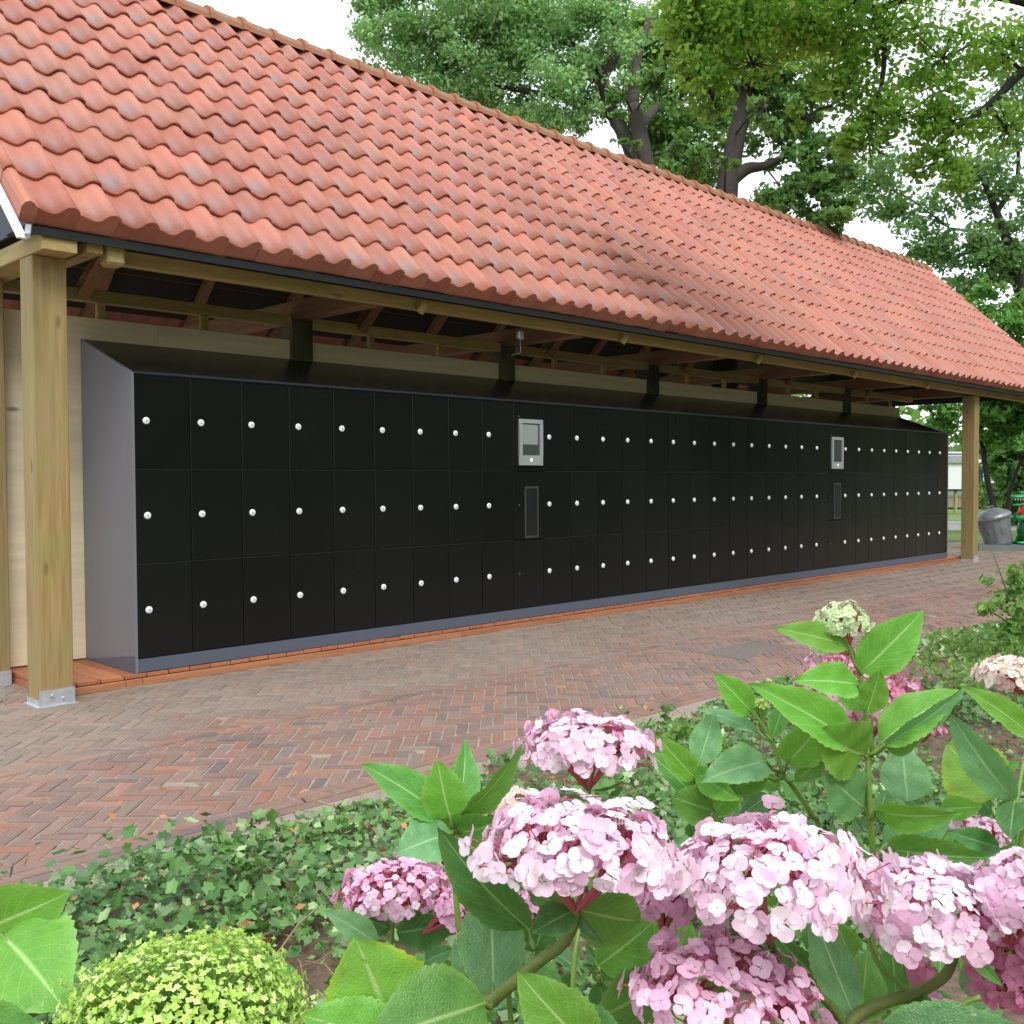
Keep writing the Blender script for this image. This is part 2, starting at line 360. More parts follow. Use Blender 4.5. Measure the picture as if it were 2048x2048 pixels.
M_stemb = simple('olive_woody_stem', (.15, .20, .04), .6, var=.4, nscale=25, bumps=.2)
M_van = simple('white_caravan_shell', (.80, .82, .84), .35, var=.04)
M_glass = simple('dark_window_glass', (.02, .05, .045), .1, spec=.6)
M_tyre = simple('black_rubber', (.02, .02, .02), .8)
M_croc = simple('green_painted_fibreglass', (.02, .40, .09), .3, var=.15)
M_belly = simple('dark_green_paint', (.015, .16, .05), .35)
M_redp = simple('red_painted_vest', (.75, .04, .03), .35, var=.1)
M_tooth = simple('white_teeth', (.85, .85, .80), .4)
M_mouth = simple('dark_mouth', (.03, .02, .02), .6)
M_bin = simple('battered_grey_metal', (.32, .35, .37), .4, .35, var=.5, nscale=7, bumps=.4)
M_slab = simple('grey_green_plinth_stone', (.16, .20, .19), .8, var=.3)
# ------------------------------------------------------------------ ground and paving
def sheet(name, pts, z, mat, **kw):
    return tag(link(name, mesh_np(name, [(x, y, z) for x, y in pts], [tuple(range(len(pts)))]), mat), kind='structure', **kw)
sheet('ground', [(-300, -300), (400, -300), (400, 400), (-300, 400)], -.05, sand_mat('rough_ground', (.13, .15, .06), (.18, .15, .09), 3))
def P2(dep, side):   # ground point by distance along the view and sideways offset
    return (CAM[0]+_F[0]*dep+_R[0]*side, CAM[1]+_F[1]*dep+_R[1]*side)
sheet('pavement_bed', [(-7, -3.34), (20.3, -3.34), (20.3, 8), (-7, 8)], -.0045, M_sand)
sheet('brick_path', [(20.3, -4), (34, -4), P2(22.6, 20), P2(22.4, 4), P2(22.4, -2), (20.3, 8)], -.006, M_far)
sheet('lawn_strip', [P2(22.3, 2), P2(22.6, 24), P2(28, 28), P2(27, 2)], .002, M_lawn)
sheet('campsite_road', [P2(27, 2), P2(28, 28), P2(34, 30), P2(33, 2)], -.002, M_conc)
sheet('lawn', [P2(33, 0), P2(34, 34), P2(80, 60), P2(80, -10)], .006, M_lawn)
def clip(poly, a, b, c):   # keep a*x+b*y>=c
    out = []
    for i in range(len(poly)):
        p, q = poly[i], poly[(i+1) % len(poly)]; dp, dq = a*p[0]+b*p[1]-c, a*q[0]+b*q[1]-c
        if dp >= 0: out.append(p)
        if (dp >= 0) != (dq >= 0):
            t = dp/(dp-dq); out.append((p[0]+(q[0]-p[0])*t, p[1]+(q[1]-p[1])*t))
    return out
bricks = []
X0, X1, YB, YT, YG = -5.5, 20.2, -2.86, .9, -1.60
w = .0685; n_ = 3; c45 = math.sqrt(.5); g = .0105
def inside_clip(poly, y0, y1):
    for a in ((1, 0, X0), (-1, 0, -X1), (0, 1, y0), (0, -1, -y1)):
        poly = clip(poly, *a)
        if len(poly) < 3: return None
    return poly
R_ = int(26/w)
def rot(i, j): return ((i*c45+j*c45)*w+X0, (-i*c45+j*c45)*w-2.9)
for j in range(-10, int(30/w*.75)):
    for i in range(-int(6/w), int(20/w)):
        cx_, cy_ = rot(i+.5, j+.5)
        if not (X0-.3 < cx_ < X1+.3 and YB-.3 < cy_ < YT+.3): continue
        d = (i-j) % (2*n_)
        if d == 0: cells = (i, j, i+n_, j+1)
        elif d == 2*n_-1: cells = (i, j, i+1, j+n_)
        else: continue
        gg = g/w/2; a0, b0, a1, b1_ = cells[0]+gg, cells[1]+gg, cells[2]-gg, cells[3]-gg
        q = [rot(a0, b0), rot(a1, b0), rot(a1, b1_), rot(a0, b1_)]
        for (y0, y1) in ((YB+.004, YG-.036), (YG+.036, YT)):
            pq = inside_clip(q, y0, y1)
            if pq and len(pq) >= 3:
                ar = abs(sum(pq[k][0]*pq[(k+1) % len(pq)][1]-pq[(k+1) % len(pq)][0]*pq[k][1] for k in range(len(pq))))/2
                if ar > .0006: bricks.append(pq)
for row, y in enumerate((-2.895, -2.965, -3.035, YG)):
    x = X0+random.random()*.2
    while x < X1:
        bricks.append([(x, y-.031), (x+.198, y-.031), (x+.198, y+.031), (x, y+.031)]); x += .2055
x = X0
while x < X1:     # soldier row against the bed
    x += .0685
def brick_arr(poly, rr):
    P = np.array(poly); c = P.mean(0); z = .0+rr.normal(0, .0016); tx, ty = rr.normal(0, .008, 2)
    ins = P + (c-P)*np.clip(.006/np.maximum(np.linalg.norm(P-c, axis=1), .02), 0, .3)[:, None]
    n = len(P); V = []
    for p in P: V.append((p[0], p[1], -.012))
    for p in P: V.append((p[0], p[1], z-.0035+(p[0]-c[0])*tx+(p[1]-c[1])*ty))
    for p in ins: V.append((p[0], p[1], z+(p[0]-c[0])*tx+(p[1]-c[1])*ty))
    F_ = [tuple(range(2*n, 3*n))]+[(k, (k+1) % n, n+(k+1) % n, n+k) for k in range(n)]+[(n+k, n+(k+1) % n, 2*n+(k+1) % n, 2*n+k) for k in range(n)]
    return np.array(V), F_
def signed(poly):
    a = sum(poly[k][0]*poly[(k+1) % len(poly)][1]-poly[(k+1) % len(poly)][0]*poly[k][1] for k in range(len(poly)))
    return poly if a > 0 else poly[::-1]
pav = empty('brick_pavement', kind='structure')
dist = []
for q in bricks:
    c = np.mean(q, axis=0); d = np.array([c[0], c[1], 0])-CAM; z = d@_F; u = 1024+FPX*(d@R2)/z; v = 1024-FPX*(d@U2)/z
    vis = z > 0 and 0 < u < 2048 and v < 2048 and not (v > 1500+.0*u and u > 900)
    dist.append(z if vis else 99)
order = np.argsort(dist); near = set(order[:300].tolist())
VV, FF, TT, base = [], [], [], 0
rr = np.random.default_rng(5)
for k, q in enumerate(bricks):
    V, Fc = brick_arr(signed(q), rr); tn = rr.random(3)
    if k in near:
        c = V.mean(0); c[2] = 0; me = mesh_np('brick', V-c, Fc, np.tile(tn, (len(V), 1)))
        link('brick', me, M_brick, pav, loc=tuple(c))
    else:
        VV.append(V); FF.extend([tuple(i+base for i in f) for f in Fc]); TT.append(np.tile(tn, (len(V), 1))); base += len(V)
tag(link('paving_bricks', mesh_np('paving_bricks', np.concatenate(VV), FF, np.concatenate(TT)), M_brick, pav), kind='stuff')
dr = empty('drain_cover', (4.05, -2.25, 0), label='flat grey rectangular cover set into the brick paving in front of the lockers', cat='drain cover')
MB().box(-.42, .42, -.2, .2, -.01, .004, .003).build('cover_frame', M_drain, dr); MB().box(-.385, .385, -.165, .165, -.005, .008, .003).build('cover_plate', M_drain, dr)
# ------------------------------------------------------------------ deck
deck = empty('wooden_deck', (0, 0, 0), label='long low deck of orange hardwood boards under the row of lockers', cat='deck')
DT = .079; x = -.66; bw = .16; bms = [MB().box(0, .153, -.008, 1.02, DT-.028, DT, .003).mesh('deck_board')]
bms[0].materials.append(M_deck)
while x < 14.42:
    link('deck_board', bms[0], None, deck, loc=(x, 0, random.uniform(-.0015, .0015))); x += bw
xs = [-.66, -.18, -.06, 2.9, 6.1, 9.2, 12.3, 14.46]
for a, b in zip(xs[:-1], xs[1:]): MB().box(a, b-.004, -.030, -.010, .0, DT-.030+random.uniform(-.002, .002), .002).build('edge_board', M_deckx, deck)
MB().box(-.66, -.645, .0, 1.0, .0, DT-.031).build('end_board', M_deck, deck)
MB().box(14.43, 14.455, .0, 1.0, .0, DT-.031).build('end_board', M_deck, deck)
MB().box(-.60, 14.4, .1, .95, 0, .045).build('joists', M_black, deck)
# ------------------------------------------------------------------ shelter
sh = empty('tiled_shelter', (0, 0, 0), label='long open timber shelter with a steep red pantile roof over the lockers', cat='shelter')
TH = math.radians(44.0); ct, st_ = math.cos(TH), math.sin(TH)
EY, EZ = -.50, 2.985       # tile base plane passes through this line
RL = 4.36; RX0, RX1 = -.99, 19.12
RY, RZ = EY+RL*ct, EZ+RL*st_
PW = .208
def zr(y): return EZ+(y-EY)*math.tan(TH)
def part(mb, name, mat, **kw): return mb.build(name, mat, sh, **kw)
def shoe(x, y, parent):
    s = MB(); s.box(x-.004, x+PW+.004, y-.006, y-.0015, .0, .105); s.box(x-.006, x-.0015, y-.004, y+PW, .0, .045)
    s.box(x-.02, x+PW+.02, y-.02, y+PW+.02, -.004, .006); s.build('post_shoe', M_galv, parent)
    for bx, bz in ((x+.07, .068), (x+.14, .045)): MB().lathe([(0, y-.016), (.008, y-.016), (.011, y-.0065)], (bx, 0, bz), 'Y', 8).build('bolt', M_galv, parent)
for k in (0, 6, 8):
    x = -.8253+2.523*k; o = part(MB().box(x, x+PW, -.248, -.04, .012, 2.800, .006), 'post', M_post); shoe(x, -.248, o)
for k in range(0, 7):
    x = -.8253+2.523*k
    if k in (0,): o = part(MB().box(x, x+.135, .66, .80, .012, 2.80, .005), 'post', M_post); MB().box(x-.003, x+.138, .654, .659, 0, .10).build('post_shoe', M_galv, o)
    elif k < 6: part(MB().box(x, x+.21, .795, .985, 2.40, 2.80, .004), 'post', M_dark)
    if k > 6: continue
    part(MB().box(x+.02, x+.17, 5.3, 5.5, .0, 2.80), 'post', M_post)
    # tie beam across the building, rafters pair, king post
    part(MB().box(x+.03, x+.175, (-.42 if k == 0 else -.18), 5.5, 2.802, (2.90 if k == 0 else 2.965), .004), 'tie_beam', M_beamy if k == 0 else M_tie)
    part(MB().beam((x+.1, -.30, zr(-.30)-.15), (x+.1, RY, RZ-.15), .09, .14, (1, 0, 0)), 'rafter', M_tie)
    part(MB().beam((x+.1, 5.75, zr(-.45)-.15), (x+.1, RY, RZ-.15), .09, .14, (1, 0, 0)), 'rafter', M_tie)
    if k < 6:
        xm = x+1.26+.1
        part(MB().beam((xm-.62, .83, 2.80), (xm-.50, .50, 3.20), .09, .12, (0, 1, 0)), 'strut', M_tie)
        part(MB().beam((xm, -.30, zr(-.30)-.14), (xm, RY, RZ-.14), .07, .12, (1, 0, 0)), 'rafter', M_tie)
        part(MB().beam((xm, 5.75, zr(-.45)-.14), (xm, RY, RZ-.14), .07, .12, (1, 0, 0)), 'rafter', M_tie)
part(MB().box(-.83, -.62, -.432, 5.5, 2.80, 2.912, .004).box(-.55, -.45, -.40, .3, 2.83, 2.90), 'gable_beam', M_beamy)
# front plate with stepped scarf ends
pl = [(-.36, 2.83), (2.21, 2.82), (4.74, 2.82), (9.78, 2.82), (14.8, 2.82), (19.0, 2.82)]
for (a, _), (b, _) in zip(pl[:-1], pl[1:]):
    part(MB().box(a+.003, b-.003, -.262, -.195, 2.812, 2.91, .005), 'eaves_plate', M_beamx)
MB().box(-.42, -.30, -.40, -.265, 2.775, 2.92, .02).build('plate_end_block', M_beamx, sh)
for xx in (2.25, 4.9, 7.45, 9.9, 12.3): MB().beam((xx, -.33, 2.86), (xx-.03, -.29, 2.78), .045, .05).build('wedge', M_beamx, sh)
part(MB().box(-.93, RX1-.06, -.450, -.434, 2.876, 2.926), 'fascia', M_black)
part(MB().box(-.93, RX1-.06, -.433, -.12, 2.914, 2.922), 'soffit_board', M_sheath)
# wall behind the lockers, rails and studs above it
segs = [-.72, .50, 1.69, 4.21, 6.73, 9.26, 11.78, 13.86]
for a, b in zip(segs[:-1], segs[1:]): part(MB().box(a+.001, b-.001, .835, .853, .09, 2.625, .0015), 'wall_panel', M_ply)
MB().box(-.70, 13.84, .856, .92, .09, 2.61).build('wall_back', M_tie, sh)
for k in range(0, 6):
    a = -.8253+2.523*k+(.135 if k == 0 else .21); b = -.8253+2.523*(k+1)
    part(MB().box(a, b, .80, .90, 2.745, 2.832, .003), 'rail', M_beamx)
for i in range(0, 17):
    xx = .03+.841*i
    if xx < 13.8 and abs(((xx+.8253) % 2.523)) > .3: part(MB().box(xx, xx+.06, .835, .875, 2.63, 2.743), 'stud', M_beamx)
# lamp hanging under the eaves plate
lo = part(MB().box(3.56, 3.63, -.12, -.07, 2.72, 2.80, .01), 'junction_box', M_frame); MB().tube([(3.6, -.09, 2.72), (3.61, -.09, 2.60), (3.6, .02, 2.58)], .004, 6).build('cable', M_frame, lo)
# sheathing and gable
front_sh = MB().add([(RX0+.08, EY+.09, zr(EY+.09)-.045), (RX1-.08, EY+.09, zr(EY+.09)-.045), (RX1-.08, RY, RZ-.045), (RX0+.08, RY, RZ-.045),
                     (RX0+.08, EY+.09, zr(EY+.09)-.06), (RX1-.08, EY+.09, zr(EY+.09)-.06), (RX1-.08, RY, RZ-.06), (RX0+.08, RY, RZ-.06)],
                    [(0, 1, 2, 3), (7, 6, 5, 4), (0, 4, 5, 1), (3, 2, 6, 7), (0, 3, 7, 4), (1, 5, 6, 2)])
roof = front_sh.build('roof', M_sheath, sh)
# back slope, seen from below through the gap: corrugated tiles on battens
us = np.linspace(0, 16.6-RX0, 141*2); bv = []; bf = []
for i, u in enumerate(us):
    hz = .02*math.sin(u/.25*2*PI)
    for y in (RY, 2*RY-EY): bv.append((RX0+u, y, zr(2*RY-y)+hz))
for i in range(len(us)-1): bf.append((2*i, 2*i+1, 2*i+3, 2*i+2))
tt = np.tile([.4, .3, .1], (len(bv), 1)); link('back_slope', mesh_np('back_slope', bv, bf, tt, np.zeros((len(bv), 2))), M_tile, sh)
for i in range(11):
    s_ = .1+i*.396; y = 2*RY-EY-s_*ct; z = EZ+s_*st_-.03; MB().box(RX0+.1, 16.5, y-.02, y+.02, z-.025, z).build('batten', M_tie, sh)
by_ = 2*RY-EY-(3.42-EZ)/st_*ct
MB().add([(RX0+.09, by_-.09, 3.44), (RX1-.09, by_-.09, 3.44), (RX1-.09, RY, RZ-.065), (RX0+.09, RY, RZ-.065)], [(0, 1, 2, 3)]).build('back_shade_sheet', M_sheath, sh)  # dark sheet added to stand for the shade under the upper back slope
MB().add([(16.6, by_, 3.42), (RX1, by_, 3.42), (RX1, RY, RZ), (16.6, RY, RZ)], [(0, 1, 2, 3)]).build('back_slope_end', M_tile, sh)
MB().tube([(13.98, 1.0, 0), (13.98, 1.0, 2.85)], .03, 8).build('downpipe', M_black, sh)
MB().add([(RX1-.14, EY+.12, 3.03), (RX1-.14, 2*RY-EY-.12, 3.03), (RX1-.14, RY, RZ-.08)], [(0, 1, 2)]).build('gable_cladding', M_sheath, sh)
for xg in (-.86,):
    yb0, yb1 = EY+.12, 2*RY-EY-.12; g_ = MB()
    g_.add([(xg, yb0, 2.95), (xg, yb1, 2.95), (xg, RY, RZ-.08), (xg+.02, yb0, 2.95), (xg+.02, yb1, 2.95), (xg+.02, RY, RZ-.08)], [(0, 2, 1), (3, 4, 5), (0, 3, 5, 2), (1, 2, 5, 4), (0, 1, 4, 3)])
    g_.build('gable_cladding', simple('dark_gable_cladding', (.03, .035, .05), .6) if xg < 0 else M_sheath, sh)
part(MB().beam((-1.01, -.62, 2.80), (-1.01, RY, RZ-.14), .012, .055, (1, 0, 0)), 'verge_flashing', M_white)
part(MB().beam((-.985, -.63, 2.815), (-.93, -.50, 2.90), .03, .03), 'flashing_return', M_galv)
# ---- tiles
TW, TE = .2502, .396; OV = .07
prof = [(-.06, .010), (.0, .015), (.12, .005), (.26, -.005), (.37, -.009), (.46, -.004), (.54, .013), (.61, .034), (.68, .049), (.77, .055), (.87, .051), (.96, .037), (1.0, .012)]
def tile_geo(kind='mid'):
    P = list(prof); thick = .015
    if kind == 'verge': P = [(-.34, -.13), (-.36, .012), (-.30, .040), (-.20, .052), (-.12, .036), (-.08, .020)]+P
    V, Fc, UV = [], [], []
    ss = [(0, .025), (TE*.5, .014), (TE+OV, .000)]
    for s_, lift in ss:
        for u, z in P: V.append((u*TW, s_, z+lift)); UV.append((u, s_/TE))
    n = len(P)
    for i in range(2):
        for k in range(n-1): Fc.append((i*n+k, i*n+k+1, (i+1)*n+k+1, (i+1)*n+k))
    drop = thick if kind != 'eave' else None
    b0 = len(V)
    for u, z in P:
        zz = z+.025-thick if kind in ('mid', 'verge') else -.078
        V.append((u*TW, .0005 if kind != 'eave' else .012, zz)); UV.append((u, -.6))
    for k in range(n-1): Fc.append((b0+k, b0+k+1, k+1, k))
    c0 = len(V)
    if kind in ('mid', 'verge'):
        for u, z in P: V.append((u*TW, .08, z+.022-thick)); UV.append((u, -.6))
        for k in range(n-1): Fc.append((c0+k, c0+k+1, b0+k+1, b0+k))
    # right hand lip
    m = len(V); V += [(1.0*TW, 0, -.004), (1.0*TW, TE, -.02)]; UV += [(1.03, 0), (1.03, 1)]; Fc.append((n-1, m, m+1, 2*n-1))
    return np.array(V, float), Fc, np.array(UV, float)
BAS = np.array([[1, 0, 0], [0, ct, st_], [0, -st_, ct]])    # rows: u, s, n
cache = {}
def tile_mesh(kind, var):
    if (kind, var) not in cache:
        V, Fc, UV = tile_geo(kind); tn = np.random.default_rng(var*7+3).random(3)
        if var % 3: tn[2] *= .55
        cache[(kind, var)] = mesh_np('roof_tile', V, Fc, np.tile(tn, (len(V), 1)), UV, smooth=False)
        NPR = len(prof)+(6 if kind == 'verge' else 0)
        cache[(kind, var)].polygons.foreach_set('use_smooth', [True]*(2*(NPR-1))+[False]*(len(Fc)-2*(NPR-1)))
        cache[(kind, var)].materials.append(M_tile)
    return cache[(kind, var)]
NC = int(round((RX1-(-.905+.04))/TW)); XB = -.655-.75*TW-.042
VV, FF, TT, UU, base = [], [], [], [], 0
cnt = 0
for c in range(0, 80):
    for r in range(11):
        kind = 'verge' if (c == 0 and r > 0) else ('eave' if r == 0 else 'mid')
        o3 = np.array([XB+c*TW, EY, EZ])+r*TE*np.array([0, ct, st_])
        jit = rng.normal(0, .005, 3)
        ang = rng.normal(0, .006)
        if c < 27 or (c == 27 and r < 3):
            me = tile_mesh(kind, int(rng.integers(0, 24)))
            m = Matrix(((1, 0, 0, o3[0]+jit[0]), (0, ct, -st_, o3[1]+jit[1]*.5), (0, st_, ct, o3[2]+jit[2]*.5), (0, 0, 0, 1))) @ Matrix.Rotation(ang, 4, 'Z')
            link('roof_tile', me, None, roof, mw=m)
        else:
            V, Fc, UV = tile_geo(kind); V = V+jit*np.array([1, .5, .5]); V[:, 0] -= V[:, 1]*ang
            V = V@BAS+o3; VV.append(V); FF.extend([tuple(i+base for i in f) for f in Fc]); base += len(V)
            tn = rng.random(3); tn[2] *= (1 if rng.random() < .33 else .55)
            TT.append(np.tile(tn, (len(V), 1))); UU.append(UV)
tag(link('roof_tiles', mesh_np('roof_tiles', np.concatenate(VV), FF, np.concatenate(TT), np.concatenate(UU)), M_tile, roof), kind='stuff')
# eave verge roll
V, Fc, UV = tile_geo('verge'); keep = V.copy()
ev = MB(); P = [(-.34, -.13), (-.36, .012), (-.30, .040), (-.20, .052), (-.10, .040), (-.04, .024), (.02, .014)]
vs = []
for s_, lift in ((0, .025), (TE+OV, 0)):
    for u, z in P: vs.append(np.array([u*TW, s_, z+lift])@BAS+np.array([XB, EY, EZ]))
for u, z in P: vs.append(np.array([u*TW, .012, -.078 if z > -.1 else z+.03])@BAS+np.array([XB, EY, EZ]))
n = len(P); fs = [(k, k+1, n+k+1, n+k) for k in range(n-1)]+[(2*n+k, 2*n+k+1, k+1, k) for k in range(n-1)]
link('verge_tile', mesh_np('verge_tile', np.array(vs), fs, np.tile([.3, .5, .2], (len(vs), 1)), np.zeros((len(vs), 2))), M_tile, roof)
# ridge tiles
rv = MB()
def halfpipe(L, r0, r1, n=8):
    V = []; Fc = []
    for x, r in ((0, r0*1.16), (.055, r0*1.16), (.06, r0), (L, r1)):
        for k in range(n+1):
            a = PI*(k/n)*1.08-.04*PI; V.append((x, r*math.cos(a), r*math.sin(a)))
        V.append((x, -r*.98, -.03)); V.append((x, r*.98, -.03))
    m = n+3
    for i in range(3):
        for k in range(n): Fc.append((i*m+k, (i+1)*m+k, (i+1)*m+k+1, i*m+k+1))
    Fc.append(tuple(range(n+1))); Fc.append(tuple(3*m+k for k in range(n+1))[::-1])
    return mesh_np('ridge_tile', V, Fc, smooth=False)
rme = halfpipe(.40, .125, .115); rme.materials.append(M_ridge)
x = RX0
while x < RX1-.1:
    o = link('ridge_tile', rme, None, roof); o.location = (x, RY, RZ-.015+random.uniform(-.004, .004)); o.rotation_euler = (random.uniform(-.03, .03), random.uniform(-.008, .008), random.uniform(-.01, .01)); x += .362
# ------------------------------------------------------------------ lockers
lk = empty('locker_bank', (0, 0, 0), label='long bank of black lockers three rows high with white round locks', cat='lockers')
LX0, LX1, LZ0, LZP, DH, LS = -.083, 13.83, DT+.003, .179, .655, .4089
MB().box(LX0+.01, LX1-.01, .03, .82, LZ0+.002, 2.12).build('carcass', M_slot, lk)
# grey side panel with its sloped top edge
sp = MB(); y0, y1 = -.004, .828
sp.add([(LX0-.02, y0, LZ0), (LX0-.02, y1, LZ0), (LX0-.02, y1, 2.462), (LX0-.02, y0, 2.152), (LX0, y0, LZ0), (LX0, y1, LZ0), (LX0, y1, 2.462), (LX0, y0, 2.152)],
       [(0, 3, 2, 1), (4, 5, 6, 7), (0, 4, 7, 3), (3, 7, 6, 2), (1, 2, 6, 5)])
sp.build('side_panel', M_grey, lk)
MB().add([(LX0-.022, y0+.001, LZ0), (LX0-.022, y1, LZ0+.001), (LX0-.022, y0+.001, .205)], [(0, 2, 1)]).build('dark_side_triangle', M_plinth, lk)  # darker triangle over the foot of the side panel, narrowing to the back
MB().add([(LX1, y0, LZ0), (LX1, y1, LZ0), (LX1, y1, 2.462), (LX1, y0, 2.152), (LX1+.02, y0, LZ0), (LX1+.02, y1, LZ0), (LX1+.02, y1, 2.462), (LX1+.02, y0, 2.152)],
         [(0, 3, 2, 1), (4, 5, 6, 7), (0, 4, 7, 3), (3, 7, 6, 2), (1, 2, 6, 5)]).build('side_panel', M_grey, lk)
cuts = [LX0+.001, 1.55, 4.05, 6.50, 9.0, 11.4, LX1-.001]
for a, b in zip(cuts[:-1], cuts[1:]):
    m = MB(); e = .002
    m.add([(a+e, -.006, 2.150), (b-e, -.006, 2.150), (b-e, .828, 2.460), (a+e, .828, 2.460), (a+e, -.006, 2.138), (b-e, -.006, 2.138), (b-e, .828, 2.448), (a+e, .828, 2.448)],
          [(0, 1, 2, 3), (7, 6, 5, 4), (0, 4, 5, 1)]); m.build('sloped_top', M_cap, lk)
MB().box(LX0, LX1, -.010, .0, 2.146, 2.160).build('top_trim', simple('dark_blue_trim', (.030, .033, .045), .4), lk)
for a, b in zip([LX0, 2.2, 5.0, 7.8, 10.6], [2.2, 5.0, 7.8, 10.6, LX1]): MB().box(a+.001, b-.001, .0, .02, LZ0+.002, LZP-.003, .001).build('plinth', M_plinth, lk)
dm = MB().box(.003, LS-.003, -.002, .02, .004, DH-.004, .0025).mesh('locker_door'); dm.materials.append(M_door)
lm = MB().lathe([(0, -.012), (.020, -.012), (.025, -.008), (.025, -.002)], n=16, axis='Y').mesh('lock', True); lm.materials.append(M_lock)
km = MB().lathe([(0, -.0135), (.006, -.0135), (.006, -.012)], n=8, axis='Y').mesh('keyhole'); km.materials.append(M_lockhole)
for i in range(34):
    for r in range(3):
        x = i*LS-.083; z = LZP+DH*r
        o = link('locker_door', dm, None, lk, loc=(x, random.uniform(-.001, .001), z))
        if i in (9, 24):
            q = link('lock', km, None, o, loc=(.07, .006, .335 if r < 2 else .52))
        else:
            q = link('lock', lm, None, o, loc=(.083, 0, .335)); 
            if i < 12: link('keyhole', km, None, o, loc=(.083, 0, .335))
hm = MB().box(0, LS*15, -.0035, .002, -.003, .003)
for nx, i0 in ((9, 0), (14, 10), (9, 25)):
    for z in (LZP+DH, LZP+2*DH): MB().box(i0*LS-.08, (i0+nx)*LS-.086, -.001, .004, z-.0028, z+.0028).build('shelf_edge', M_frame if False else simple('dark_shelf_edge', (.014, .015, .015), .4), lk)
for X, Xs in ((3.66, 3.74), (9.81, 9.885)):
    f = MB(); a, b, z0, z1 = X, X+.325, 1.545, 1.985
    f.box(a, b, -.022, -.004, z0, z0+.095, .003).box(a, b, -.022, -.004, z1-.04, z1, .003).box(a, a+.042, -.022, -.004, z0+.095, z1-.04).box(b-.042, b, -.022, -.004, z0+.095, z1-.04)
    t = f.build('payment_terminal', M_frame, lk)
    MB().box(a+.042, b-.042, -.012, -.004, z0+.095, z1-.04).build('screen', M_screen, t)
    if X < 5: MB().box(a+.047, b-.065, -.0135, -.0125, z0+.20, z1-.05).build('display_card', M_screen2, t)
    MB().lathe([(0, -.028), (.018, -.027), (.022, -.0225)], (a+.16, 0, z0+.05), 'Y', 12).build('button', M_lock, t)
    s = MB(); a, b, z0, z1 = Xs, Xs+.19, .85, 1.345; s.box(a, b, -.010, -.004, z0, z0+.02).box(a, b, -.010, -.004, z1-.02, z1).box(a, a+.018, -.010, -.004, z0+.02, z1-.02).box(b-.018, b, -.010, -.004, z0+.02, z1-.02)
    s2 = s.build('slot_frame', simple('dark_steel_frame', (.09, .095, .10), .35, .5), lk); MB().box(a+.018, b-.018, -.006, -.004, z0+.02, z1-.02).build('slot_glass', M_slot, s2)
MB().tube([(6.2, -.006, 2.13), (6.2, -.006, 2.03)], .008, 6).build('cable_stub', M_cap, lk)
#@@PART2
# ------------------------------------------------------------------ foliage
def unit(v): return v/np.maximum(np.linalg.norm(v, axis=-1, keepdims=True), 1e-9)
def leaf_cloud(name, blobs, n, size, mat, parent=None, clump=.22, per=45, upb=.6, seed=1, kind=None, asp=.55, trunk=None):
    r = np.random.default_rng(seed); vol = np.array([(b[1][0]*b[1][1]*b[1][2])**(2/3)*(b[2] if len(b) > 2 else 1) for b in blobs]); vol = vol/vol.sum()
    Ps, T = [], []
    for b, wv in zip(blobs, vol):
        c, rad = np.array(b[0]), np.array(b[1]); m = int(n*wv); nc = max(3, m//per)
        d = unit(r.normal(size=(nc, 3))); cc = c+d*rad*(r.random((nc, 1))**.45)
        idx = r.integers(0, nc, m); sg = clump*rad.mean()
        p = cc[idx]+r.normal(size=(m, 3))*sg*np.array([1, 1, .6]); Ps.append(p)
        ct_ = r.random((nc, 3)); t = ct_[idx]*.75+r.random((m, 3))*.25; t[:, 1] = r.random(m); T.append(t)
    p = np.concatenate(Ps); t = np.concatenate(T); m = len(p)
    nrm = unit(r.normal(size=(m, 3))+np.array([0, 0, upb])); a = unit(np.cross(nrm, r.normal(size=(m, 3)))); b = np.cross(nrm, a)
    L = size*(.6+.8*r.random((m, 1))); Wd = L*asp
    V = np.stack([p-a*L/2, p-b*Wd/2+nrm*L*.05, p+a*L/2, p+b*Wd/2+nrm*L*.05], 1).reshape(-1, 3)
    Fc = np.arange(m*4).reshape(m, 4)
    o = link(name, mesh_np(name, V, Fc, np.repeat(t, 4, axis=0)), mat, parent)
    return tag(o, kind=kind) if kind else o
def pb(px, py, dep, rx, ry, dens=1., rz=None):   # blob from its place in the view
    s = 2048/1932*dep/FPX; c = at(px, py, dep); q = (rx*s+ry*s)/2 if rz is None else rz
    return (c, (max(rx*s, .012)*.85+q*.15, max(rx*s, .012)*.85+q*.15, ry*s), dens)
def limbs(paths, mat, parent, name='trunk'):
    mb = MB()
    for pts, r0, r1 in paths:
        P = [Vector(at(*p)) if len(p) == 3 and p[2] > 0 and abs(p[0]) > 60 else Vector(p) for p in pts]
        # smooth
        Q = []
        for i in range(len(P)-1):
            for k in range(4):
                t = k/4; a = P[max(i-1, 0)]; b = P[i]; c = P[i+1]; d = P[min(i+2, len(P)-1)]
                Q.append(.5*((2*b)+(c-a)*t+(2*a-5*b+4*c-d)*t*t+(3*b-a-3*c+d)*t*t*t))
        Q.append(P[-1]); n = len(Q); mb.tube(Q, [r0+(r1-r0)*i/(n-1) for i in range(n)], 8)
    return mb.build(name, mat, parent, smooth=True)
def ground_under(px, py, dep):
    p = at(px, py, dep); return (float(p[0]), float(p[1]), -.1)
